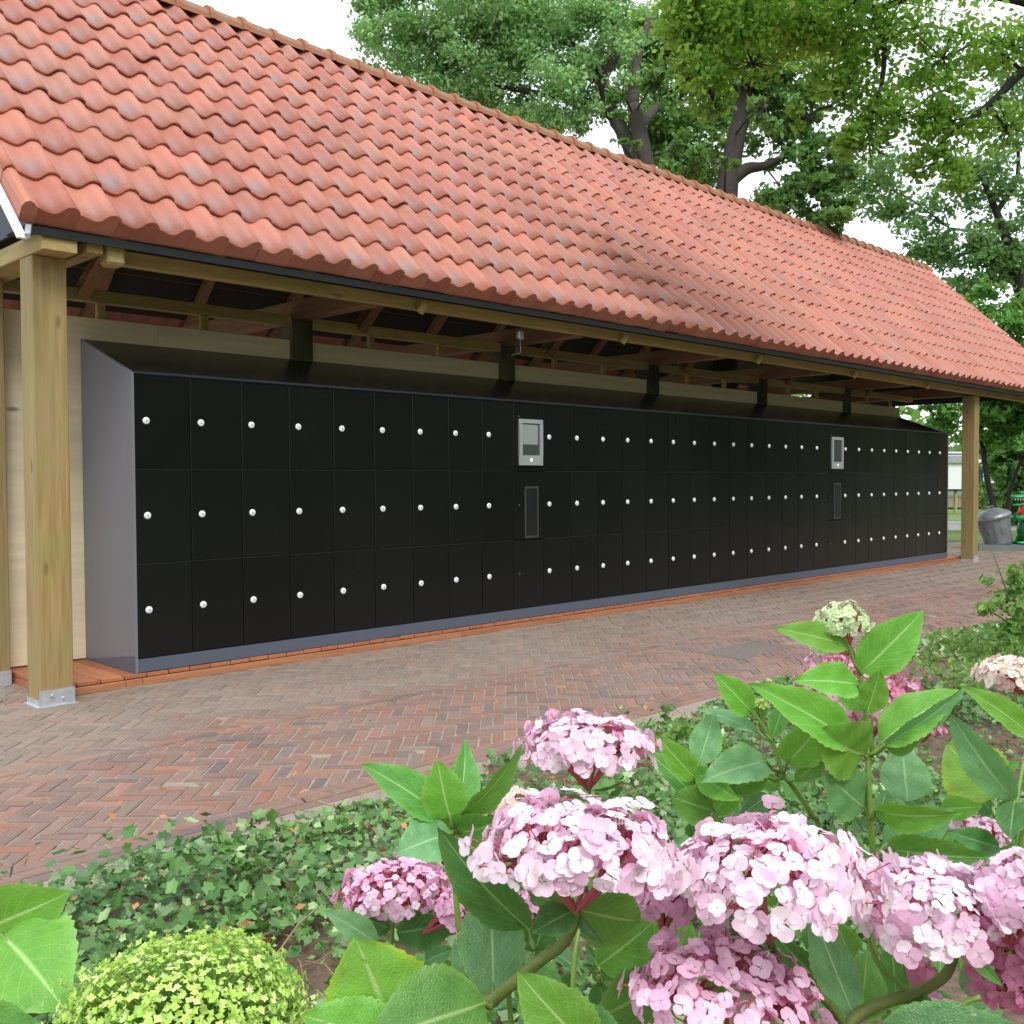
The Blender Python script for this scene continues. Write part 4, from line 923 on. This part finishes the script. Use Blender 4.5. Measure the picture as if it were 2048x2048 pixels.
FLV = [(np.array([v.co[:] for v in q.vertices]), [tuple(p.vertices) for p in q.polygons], np.array([d.color[:3] for d in q.attributes['tint'].data])) for q in FLO]
class Bush:
    def __init__(s, label, rootpx, name='hydrangea_bush', cat='hydrangea'):
        p = at(*rootpx); s.root = Vector((float(p[0]), float(p[1]), -.03)); s.e = empty(name, tuple(s.root), label=label, cat=cat); s.stem = MB(); s.wood = MB(); s.V, s.F, s.T, s.n, s.mi = [], [], [], 0, []
        s.count = 0; s.heads = []
    def path(s, pts, r0, r1, mb=None, root=False):
        P = [Vector(at(*p)) for p in pts]
        if root: P = [s.root, s.root*.5+P[0]*.5+Vector((0, 0, -.05))]+P
        Q = []
        for i in range(len(P)-1):
            for k in range(4):
                t = k/4; a = P[max(i-1, 0)]; b = P[i]; c = P[i+1]; d = P[min(i+2, len(P)-1)]
                Q.append(.5*((2*b)+(c-a)*t+(2*a-5*b+4*c-d)*t*t+(3*b-a-3*c+d)*t*t*t))
        Q.append(P[-1]); n = len(Q); link('stem', MB().tube(Q, [r0+(r1-r0)*i/(n-1) for i in range(n)], 8).mesh('stem', True), M_stemb if (mb is s.wood or r0 > .007) else M_stem, s.e, mw=Matrix.Identity(4))
    def head(s, px, py, dep, hw, hh, mat, hub, nfl=95, fs=.019, tiltv=(0, 0, 1), seed=0, limit=60, under=-.22, inner=True):
        r = np.random.default_rng(seed+7); k = 2048/1932*dep/FPX; R = hw*k*.95; H = hh*k*1.02; nfl = int(nfl*2.5); fs = fs*.46; limit = int(limit*1.35)
        C_ = at(px, py, dep); up = unit(np.array(tiltv, float)); ax = unit(np.cross(up, [.3, .9, .1])); ay = np.cross(up, ax)
        hd = MB(); hubP = Vector(at(*hub)); hd_name = 'flower_head'
        # stalks first
        pts = []; g_ = PI*(3-math.sqrt(5))
        for i in range(nfl):
            cz = 1-(1-under)*(i+.5)/nfl; sn = math.sqrt(max(0, 1-cz*cz)); a = i*g_+r.normal(0, .12); d = ax*math.cos(a)*sn+ay*math.sin(a)*sn
            rad = 1+r.normal(0, .08)+.08*math.sin(3*a+cz*5+seed)+.06*math.sin(7*a-cz*9)-(.16 if r.random() < .2 else 0); p = C_-up*H*.35+(d*R+up*H*cz)*rad
            if math.sin(4*a+cz*6+seed*2)+math.sin(9*a-cz*13+seed) > 1.25 and cz < .9: continue
            nrm = unit(d*sn*1.1+up*max(cz, -.2)+r.normal(0, .33, 3)); pts.append((p, nrm, a))
        for b in range(9):
            a = 2*PI*b/9+r.normal(0, .2); d = ax*math.cos(a)+ay*math.sin(a); e1 = Vector(C_-up*H*.15+d*R*.45)
            hd.tube([hubP, hubP*.5+e1*.5+Vector(d*R*.08), e1], [.0030, .0022, .0016], 6, False)
            for q in pts:
                if abs(((q[2]-a+PI) % (2*PI))-PI) < PI/9:
                    P_ = Vector(q[0]); hd.tube([e1, e1*.4+P_*.6-Vector(up)*.006, P_], [.0013, .0009, .0007], 4, False)
        ho = hd.build(hd_name, M_red, s.e, mw=None) if False else tag(link(hd_name, hd.mesh(hd_name, True), M_red, s.e, mw=Matrix.Identity(4)))
        nfl = len(pts); order = sorted(range(nfl), key=lambda i: -float(np.dot(pts[i][1], unit(CAM-pts[i][0]))-.5*0))
        if inner and P_R is not mat:
            for i in range(int(nfl*.28)):
                p, nrm, a = pts[int(r.integers(0, len(pts)))]; q = C_-up*H*.35+(p-(C_-up*H*.35))*r.uniform(.72, .90); x = unit(np.cross(nrm, r.normal(size=3))); y = np.cross(nrm, x); V, Fc, T = FLV[int(r.integers(0, 8))]
                s.V.append((V@np.array([x, y, nrm]))*fs*.8+q); s.F.extend([tuple(j+s.n for j in f) for f in Fc]); s.n += len(V); s.T.append(T); s.mi.extend([mat if mat in (P_C, P_G) else P_R]*len(Fc))
        for rank, i in enumerate(order):
            p, nrm, a = pts[i]; sz = fs*r.uniform(.65, 1.15)*(1.25 if np.dot(nrm, up) < .35 else 1.); x = unit(np.cross(nrm, r.normal(size=3))); y = np.cross(nrm, x); v = int(r.integers(0, 8))
            if rank < limit and s.count < 298:
                m = Matrix(((x[0]*sz, y[0]*sz, nrm[0]*sz, p[0]), (x[1]*sz, y[1]*sz, nrm[1]*sz, p[1]), (x[2]*sz, y[2]*sz, nrm[2]*sz, p[2]), (0, 0, 0, 1)))
                link('floret', FLO[v], mat, ho, mw=m); s.count += 1
            else:
                V, Fc, T = FLV[v]; s.V.append((V@np.array([x, y, nrm]))*sz+p); s.F.extend([tuple(j+s.n for j in f) for f in Fc]); s.n += len(V); s.T.append(T*np.array([1, 1, 1])); s.mi.extend([mat]*len(Fc))
    def leaf(s, b, t, W_, tilt, var, mk, d=1.0, dt=None, node=None):
        place_leaf(s.e, b, t, W_, tilt, var, mk, d, d if dt is None else dt, s.stem, node)
    def done(s):
        I = Matrix.Identity(4)
        if s.stem.v: link('stems', s.stem.mesh('stems', True), M_stem, s.e, mw=I)
        if s.wood.v: link('woody_stems', s.wood.mesh('woody_stems', True), M_stemb, s.e, mw=I)
        if s.V:
            ms = list(dict.fromkeys(s.mi)); tag(link('florets', mesh_np('florets', np.concatenate(s.V), s.F, np.concatenate(s.T), None, True, ms, [ms.index(m) for m in s.mi]), None, s.e, mw=I), kind='stuff')
def fill(bush, n, xr, yr, dr, seed, mks='MDDMB', cond=None, Ls=(70, 130)):
    r = random.Random(seed)
    for i in range(n):
        for _ in range(20):
            x, y = r.uniform(*xr), r.uniform(*yr)
            if cond is None or cond(x, y): break
        d = r.uniform(*dr); L = r.uniform(*Ls)/d*1.2; a = r.uniform(-PI, PI) if r.random() < .4 else r.uniform(-2.6, -.5)
        bush.leaf((x, y), (x+math.cos(a)*L, y+math.sin(a)*L), r.uniform(.5, .75), r.uniform(-45, 45), r.randrange(4), r.choice(mks), d, d+r.uniform(-.06, .08)/1.0, node=(x-math.cos(a)*L*.2, y-math.sin(a)*L*.2+6, d))
# -- A: white-pink heads in the centre
A = Bush('hydrangea bush with two large white-pink heads in the centre foreground', (1000, 1932, 1.35))
A.head(1095, 1590, 1.0, 195, 105, P_W, (1085, 1722, 1.0), 120, .0265, (.12, .05, 1), 1, 110, .0)
A.head(1105, 1400, 1.5, 128, 62, P_W, (1110, 1490, 1.5), 95, .026, (0, 0, 1), 2, 70, .05)
A.head(750, 1672, 1.45, 112, 62, P_P, (742, 1712, 1.45), 120, .0175, (.05, .1, 1), 3, 85, -.05)
A.head(960, 1510, 1.35, 50, 30, P_C, (965, 1550, 1.35), 40, .020, (0, 0, 1), 4, 20)
A.head(1000, 1700, 1.25, 26, 36, P_P, (1010, 1740, 1.25), 20, .016, (0, 0, 1), 5, 6)
A.head(1260, 1680, 1.12, 55, 55, P_P, (1250, 1760, 1.15), 26, .026, (.1, -.1, 1), 6, 8)
A.head(860, 1715, 1.38, 38, 42, P_P, (800, 1760, 1.42), 30, .0165, (.5, -.3, .6), 46, 10)
A.path([(860, 1975, 1.04), (932, 1887, 1.02), (976, 1849, 1.01), (1024, 1808, 1.0), (1058, 1784, 1.0), (1079, 1750, 1.0), (1087, 1715, 1.0)], .0075, .0058, root=True)
A.path([(1085, 1800, 1.4), (1112, 1700, 1.5), (1115, 1560, 1.5), (1110, 1475, 1.5)], .004, .0032, root=True)
A.path([(735, 1900, 1.35), (738, 1800, 1.42), (742, 1700, 1.45)], .0045, .003, root=True)
A.path([(880, 1850, 1.2), (865, 1750, 1.2), (857, 1640, 1.2), (850, 1540, 1.2)], .0045, .003, root=True)
A.path([(955, 1800, 1.2), (905, 1765, 1.35), (870, 1745, 1.36), (800, 1720, 1.42)], .004, .002, root=True)
nA = (855, 1560, 1.2)
A.leaf((840, 1542), (691, 1439), .42, 28, 0, 'M', 1.2, 1.16, nA); A.leaf((857, 1559), (893, 1393), .42, 30, 1, 'M', 1.2, 1.24, nA); A.leaf((850, 1545), (822, 1440), .75, -10, 0, 'B', 1.19, 1.17, nA)
A.leaf((868, 1540), (993, 1436), .36, 50, 1, 'M', 1.2, 1.17, nA); A.leaf((850, 1572), (762, 1600), .8, 20, 1, 'U', 1.19, 1.13, nA); A.leaf((855, 1570), (790, 1500), .7, -40, 2, 'M', 1.21, 1.22, nA)
A.leaf((866, 1570), (935, 1560), .7, 35, 1, 'M', 1.21, 1.15, nA)
A.leaf((997, 1752), (816, 1578), .42, -38, 0, 'D', 1.07, 1.04, (1010, 1790, 1.05)); A.leaf((930, 1880), (925, 1660), .60, 8, 2, 'U', 1.05, 1.12, (935, 1895, 1.02))
A.leaf((745, 1955), (676, 1758), .92, -5, 2, 'Y', .98, .96); A.leaf((915, 1893), (700, 1965), .75, 10, 0, 'M', .97, .90, (930, 1895, 1.0)); A.leaf((760, 1975), (566, 1912), .60, 10, 2, 'B', .95, .93)
A.leaf((1120, 1985), (975, 1845), .62, -15, 0, 'B', .96, .95); A.leaf((1082, 1718), (1000, 1762), .62, 20, 2, 'D', 1.0, .96); A.leaf((1074, 1716), (996, 1683), .55, 25, 2, 'M', 1.01, 1.03)
A.leaf((1092, 1716), (1222, 1745), .55, 20, 0, 'M', 1.03, 1.1); A.leaf((1128, 1822), (1232, 1742), .75, 10, 2, 'B', 1.12, 1.18); A.leaf((1092, 1728), (1131, 1782), .4, 30, 1, 'D', 1.0, .98)
A.leaf((712, 1780), (616, 1718), .45, 20, 0, 'U', 1.35, 1.33, (735, 1800, 1.38)); A.leaf((738, 1752), (640, 1716), .5, -30, 1, 'D', 1.42, 1.42); A.leaf((748, 1760), (866, 1740), .65, 15, 2, 'D', 1.42, 1.45)
A.leaf((915, 1856), (860, 1775), .7, 10, 2, 'D', 1.25, 1.3); A.leaf((1000, 1840), (1060, 1930), .6, 20, 0, 'M', 1.1, 1.0); A.leaf((1040, 1500), (985, 1478), .25, 60, 0, 'M', 1.5, 1.5)
A.leaf((1120, 1490), (1180, 1478), .22, 62, 0, 'M', 1.5, 1.5); A.leaf((1105, 1512), (1035, 1500), .25, 60, 0, 'M', 1.5, 1.48)
A.leaf((1000, 1700), (1050, 1650), .5, 40, 0, 'D', 1.15, 1.2); A.leaf((905, 1640), (880, 1575), .6, 20, 2, 'M', 1.22, 1.25); A.leaf((1130, 1920), (1280, 1840), .6, 20, 0, 'M', 1.1, 1.15); A.leaf((1060, 1935), (1190, 1985), .7, -10, 2, 'D', 1.0, .95)
fill(A, 34, (690, 1280), (1790, 1960), (1.2, 1.6), 71, 'DDMDM', lambda x, y: not (620 < x < 700 and y < 1850), (45, 95))
fill(A, 8, (850, 1050), (1600, 1760), (1.4, 1.6), 72, 'DDM', None, (45, 80))
A.done()
# -- B: pink heads at the right
B = Bush('hydrangea bush with crowded white and pink heads filling the lower right corner', (1560, 1932, 1.3))
B.head(1452, 1638, 1.02, 200, 108, P_W, (1450, 1775, 1.04), 125, .0265, (.0, .05, 1), 11, 110, .02)
B.head(1750, 1702, 1.08, 142, 84, P_W, (1805, 1795, 1.1), 90, .0265, (-.1, 0, 1), 12, 75, .02)
B.head(1395, 1905, .98, 205, 120, P_P, (1370, 2000, 1.1), 120, .0245, (-.05, -.40, .9), 13, 85)
B.head(1940, 1668, 1.05, 92, 70, P_W, (1900, 1790, 1.12), 60, .025, (0, 0, 1), 14, 20)
B.head(1930, 1815, 1.12, 85, 85, P_R, (1890, 1900, 1.15), 50, .026, (-.3, -.4, .7), 15, 8)
B.head(1735, 1825, 1.2, 22, 26, P_R, (1740, 1860, 1.2), 7, .022, (0, 0, 1), 16, 0)
B.head(1770, 1905, 1.1, 35, 22, P_P, (1780, 1940, 1.1), 12, .018, (0, 0, 1), 17, 0)
B.path([(1560, 2000, 1.05), (1587, 1962, 1.06), (1615, 1919, 1.07), (1665, 1892, 1.08), (1732, 1872, 1.09), (1786, 1837, 1.1), (1802, 1786, 1.1)], .0078, .0055, B.wood, True)
B.path([(1600, 1950, 1.07), (1560, 1890, 1.06), (1480, 1830, 1.05), (1450, 1770, 1.04)], .005, .004, B.wood)
B.path([(1716, 1872, 1.09), (1661, 1821, 1.1), (1634, 1763, 1.12)], .0028, .0018); B.path([(1730, 1935, 1.05), (1790, 1905, 1.04), (1850, 1880, 1.03)], .004, .0025)
B.leaf((1613, 1920), (1537, 1712), .45, -22, 2, 'U', 1.08, 1.14); B.leaf((1618, 1925), (1640, 1790), .65, 25, 0, 'B', 1.09, 1.15); B.leaf((1590, 1888), (1448, 1762), .42, -30, 0, 'D', 1.15, 1.18)
B.leaf((1195, 1825), (1288, 1742), .7, 5, 2, 'B', 1.15, 1.2); B.leaf((1432, 1722), (1385, 1800), .85, -10, 2, 'D', 1.1, 1.06); B.leaf((1660, 1945), (1945, 1935), .35, -20, 0, 'D', .98, .95)
B.leaf((1690, 1880), (1680, 1770), .6, 20, 2, 'M', 1.2, 1.22); B.leaf((1830, 1800), (1890, 1860), .35, 15, 0, 'M', 1.06, 1.03); B.leaf((1716, 1875), (1760, 1960), .7, 20, 2, 'D', 1.1, 1.05); B.leaf((1815, 1870), (1885, 1810), .7, 20, 2, 'U', 1.2, 1.22)
fill(B, 46, (1230, 1932), (1770, 1960), (1.25, 1.6), 73, 'DDMDM', None, (45, 95))
B.done()
# -- C: upright young shoots behind
Cc = Bush('tall leafy hydrangea at right with upright bright green shoots and a green-white bud head', (1650, 1800, 1.75))
Cc.head(1588, 1165, 1.55, 50, 38, P_G, (1600, 1222, 1.55), 55, .0150, (-.1, 0, 1), 21, 30)
Cc.head(1562, 1212, 1.58, 32, 14, P_G, (1600, 1235, 1.55), 18, .0130, (-.3, 0, 1), 26, 8)
Cc.head(1632, 1290, 1.85, 118, 72, P_R, (1640, 1400, 1.85), 125, .0205, (0, -.25, 1), 22, 70)
Cc.head(1745, 1368, 1.9, 35, 18, P_R, (1740, 1400, 1.9), 20, .019, (.3, 0, 1), 23, 8)
Cc.head(1908, 1268, 2.0, 58, 36, P_C, (1925, 1310, 2.0), 45, .031, (0, 0, 1), 24, 30)
Cc.head(1850, 1562, 1.6, 52, 26, P_P, (1850, 1600, 1.6), 45, .0155, (.2, 0, 1), 25, 25)
Cc.path([(1650, 1700, 1.6), (1648, 1647, 1.58), (1646, 1596, 1.56), (1640, 1500, 1.55), (1637, 1425, 1.55), (1631, 1322, 1.55), (1624, 1274, 1.55), (1602, 1215, 1.55)], .0062, .003, root=True)
Cc.path([(1645, 1430, 1.56), (1645, 1340, 1.56)], .003, .002)
Cc.path([(1550, 1600, 1.65), (1531, 1538, 1.62), (1500, 1490, 1.61), (1477, 1459, 1.6), (1456, 1397, 1.6), (1419, 1339, 1.6), (1400, 1320, 1.6)], .006, .002, root=True)
Cc.path([(1360, 1570, 1.6), (1340, 1531, 1.6), (1306, 1476, 1.6), (1300, 1460, 1.6)], .004, .003, root=True)
Cc.path([(1585, 1600, 1.6), (1595, 1560, 1.58), (1608, 1510, 1.57)], .004, .003); Cc.path([(1925, 1590, 1.5), (1915, 1540, 1.5), (1935, 1420, 1.55), (1945, 1370, 1.6)], .004, .0025, root=True)
n1, n2, n3, n4 = (1625, 1276, 1.55), (1637, 1425, 1.55), (1643, 1545, 1.55), (1645, 1620, 1.57)
L_ = Cc.leaf
L_((1625, 1268), (1740, 1155), .56, 12, 0, 'B', 1.55, 1.50, n1); L_((1600, 1218), (1470, 1183), .36, 25, 0, 'B', 1.54, 1.5, n1); L_((1618, 1292), (1520, 1276), .50, 28, 1, 'B', 1.54, 1.48, (1628, 1310, 1.55)); L_((1630, 1340), (1582, 1270), .65, -20, 2, 'B', 1.56, 1.6)
L_((1636, 1345), (1662, 1262), .62, 10, 2, 'B', 1.54, 1.52, (1640, 1420, 1.56)); L_((1612, 1402), (1436, 1292), .30, 25, 0, 'B', 1.53, 1.42, n2); L_((1662, 1402), (1800, 1290), .50, -22, 1, 'B', 1.54, 1.50, n2); L_((1668, 1405), (1828, 1306), .28, 42, 0, 'U', 1.53, 1.48, n2)
L_((1630, 1424), (1556, 1398), .85, -12, 1, 'B', 1.53, 1.46, n2); L_((1672, 1408), (1735, 1396), .6, 15, 2, 'M', 1.56, 1.58, n2); L_((1632, 1525), (1548, 1454), .62, 12, 2, 'U', 1.56, 1.5, n3); L_((1652, 1530), (1790, 1552), .36, 35, 1, 'B', 1.54, 1.42, n3)
L_((1712, 1512), (1704, 1405), .85, 5, 2, 'U', 1.62, 1.66); L_((1672, 1600), (1858, 1628), .38, 20, 1, 'M', 1.55, 1.42, n4); L_((1668, 1595), (1800, 1530), .62, 12, 2, 'U', 1.57, 1.55, n4); L_((1632, 1625), (1570, 1560), .5, 25, 0, 'M', 1.57, 1.6, n4)
L_((1500, 1472), (1572, 1417), .42, 22, 0, 'M', 1.58, 1.56, (1480, 1466, 1.6)); L_((1419, 1344), (1353, 1275), .48, 12, 0, 'B', 1.6, 1.56, (1425, 1350, 1.6)); L_((1430, 1380), (1318, 1333), .28, 30, 0, 'U', 1.62, 1.64, (1455, 1396, 1.6)); L_((1484, 1440), (1562, 1356), .52, 18, 1, 'B', 1.58, 1.5, (1478, 1458, 1.6))
L_((1450, 1467), (1362, 1488), .42, -25, 2, 'M', 1.58, 1.54, (1475, 1468, 1.6)); L_((1446, 1436), (1342, 1458), .50, 25, 1, 'U', 1.58, 1.5, (1470, 1458, 1.6)); L_((1458, 1390), (1480, 1318), .45, 12, 2, 'M', 1.6, 1.62, (1457, 1398, 1.6))
L_((1312, 1470), (1240, 1390), .42, 10, 0, 'B', 1.58, 1.55, (1306, 1478, 1.6)); L_((1318, 1442), (1348, 1345), .60, 10, 2, 'U', 1.6, 1.63, (1306, 1476, 1.6)); L_((1312, 1455), (1388, 1508), .45, 25, 0, 'B', 1.58, 1.5, (1306, 1476, 1.6)); L_((1345, 1531), (1262, 1500), .72, 8, 2, 'M', 1.58, 1.55); L_((1322, 1515), (1218, 1408), .30, 25, 0, 'M', 1.62, 1.62)
L_((1345, 1535), (1400, 1470), .6, 10, 2, 'B', 1.62, 1.64); L_((1880, 1503), (1790, 1400), 1.0, -5, 2, 'Y', 1.62, 1.68); L_((1913, 1510), (1786, 1352), .36, -20, 0, 'U', 1.5, 1.5, (1918, 1530, 1.5)); L_((1950, 1390), (1828, 1296), .28, 30, 0, 'B', 1.5, 1.45, (1955, 1400, 1.55))
L_((1775, 1525), (1856, 1522), .55, 10, 2, 'B', 1.6, 1.55); L_((1914, 1512), (1905, 1586), .7, 15, 2, 'D', 1.49, 1.45, (1918, 1530, 1.5)); L_((1885, 1600), (1792, 1570), .42, 15, 0, 'D', 1.52, 1.5); L_((1790, 1480), (1900, 1500), .5, 30, 0, 'M', 1.66, 1.7); L_((1560, 1600), (1480, 1560), .6, 10, 2, 'M', 1.68, 1.7)
L_((1700, 1700), (1680, 1620), .6, 10, 2, 'M', 1.5, 1.55); L_((1450, 1500), (1395, 1540), .6, 10, 2, 'D', 1.7, 1.7)
fill(Cc, 40, (1290, 1935), (1440, 1720), (1.72, 1.95), 74, 'DDMDM', lambda x, y: y > 1380+(1932-x)*.16, (50, 90))
Cc.done()
b_ = Bush('small cluster of unopened lime-green hydrangea buds on a leafy shoot at right', (1480, 1700, 1.6), 'hydrangea_bud_cluster', 'flower bud')
def budhead(bush, px, py, dep, hw, hh, n, size, seed, tiltv=(0, 0, 1), limit=0, name='flower_head', hub=None):
    r = np.random.default_rng(seed); k = 2048/1932*dep/FPX; R = hw*k; H = hh*k*1.2; C_ = at(px, py, dep); up = unit(np.array(tiltv, float)); ax = unit(np.cross(up, [.3, .9, .1])); ay = np.cross(up, ax); g_ = PI*(3-math.sqrt(5))
    V, Fc, T, nn = [], [], [], 0; st = MB(); hubP = Vector(at(*hub)) if hub else Vector(C_-up*H*.9)
    for i in range(n):
        cz = 1-1.15*(i+.5)/n; sn = math.sqrt(max(0, 1-cz*cz)); a = i*g_+r.normal(0, .2); d = ax*math.cos(a)*sn+ay*math.sin(a)*sn; lump = 1+.06*math.sin(a*3+cz*5)+.08*math.sin(a*9+cz*15)+.06*math.sin(a*17-cz*27)+r.normal(0, .06)
        p = C_-up*H*.3+(d*R+up*H*cz)*lump; nrm = unit(d+up*max(cz, .1)+r.normal(0, .35, 3)); x = unit(np.cross(nrm, r.normal(size=3))); y = np.cross(nrm, x); s_ = size*r.uniform(.6, 1.25)
        if i % 4 == 0: st.tube([hubP, Vector(p)], [.0015, .0008], 4, False)
        K = 4; tn = r.random(3); b0 = nn; loc = [(0, 0, -.1)]
        for q in range(K):
            aa = 2*PI*q/K; 
            for da, rr in ((-.6, .62), (0, 1.0), (.6, .62)): loc.append((rr*math.cos(aa+da), rr*math.sin(aa+da), .35*rr))
        loc = np.array(loc)*s_*np.array([1, 1, r.uniform(.5, 1.8)]); V.append(loc@np.array([x, y, nrm])+p); m = len(loc)
        Fc += [(b0, b0+1+q, b0+1+(q+1) % (m-1)) for q in range(m-1)]; nn += m; T.append(np.tile(tn, (m, 1)))
    h = link(name, st.mesh(name), M_stem, bush.e, mw=Matrix.Identity(4))
    tag(link('bud_florets', mesh_np('bud_florets', np.concatenate(V), Fc, np.concatenate(T)), M_bud, h, mw=Matrix.Identity(4)))
budhead(b_, 1434, 1328, 1.6, 13, 9, 60, .0035, 81, hub=(1440, 1375, 1.6)); b_.path([(1458, 1398, 1.59), (1446, 1385, 1.6), (1440, 1372, 1.6)], .002, .0015); b_.done()
# -- D: lime head and leaves at the left
D = Bush('lime-green budding hydrangea head with broad leaves at the bottom left', (200, 1932, 1.3))
budhead(D, 355, 1890, .98, 208, 72, 2600, .0043, 82, (0, -.15, 1))
D.path([(350, 2050, 1.0), (355, 1960, .98)], .006, .004, root=True); D.path([(-60, 1950, 1.05), (-30, 1850, 1.1), (-20, 1760, 1.1)], .005, .003, root=True)
D.leaf((-40, 1755), (116, 1690), .62, 12, 0, 'B', 1.08, 1.04, (-30, 1770, 1.1)); D.leaf((2, 1764), (118, 1872), .88, -12, 1, 'B', 1.05, .98, (-25, 1770, 1.1)); D.leaf((-30, 1790), (70, 1845), .8, -5, 2, 'M', 1.12, 1.1); D.leaf((-70, 1960), (86, 1935), .6, 5, 2, 'M', .98, .95)
D.leaf((-20, 1740), (80, 1722), .5, 10, 0, 'Y', 1.12, 1.1); D.done()
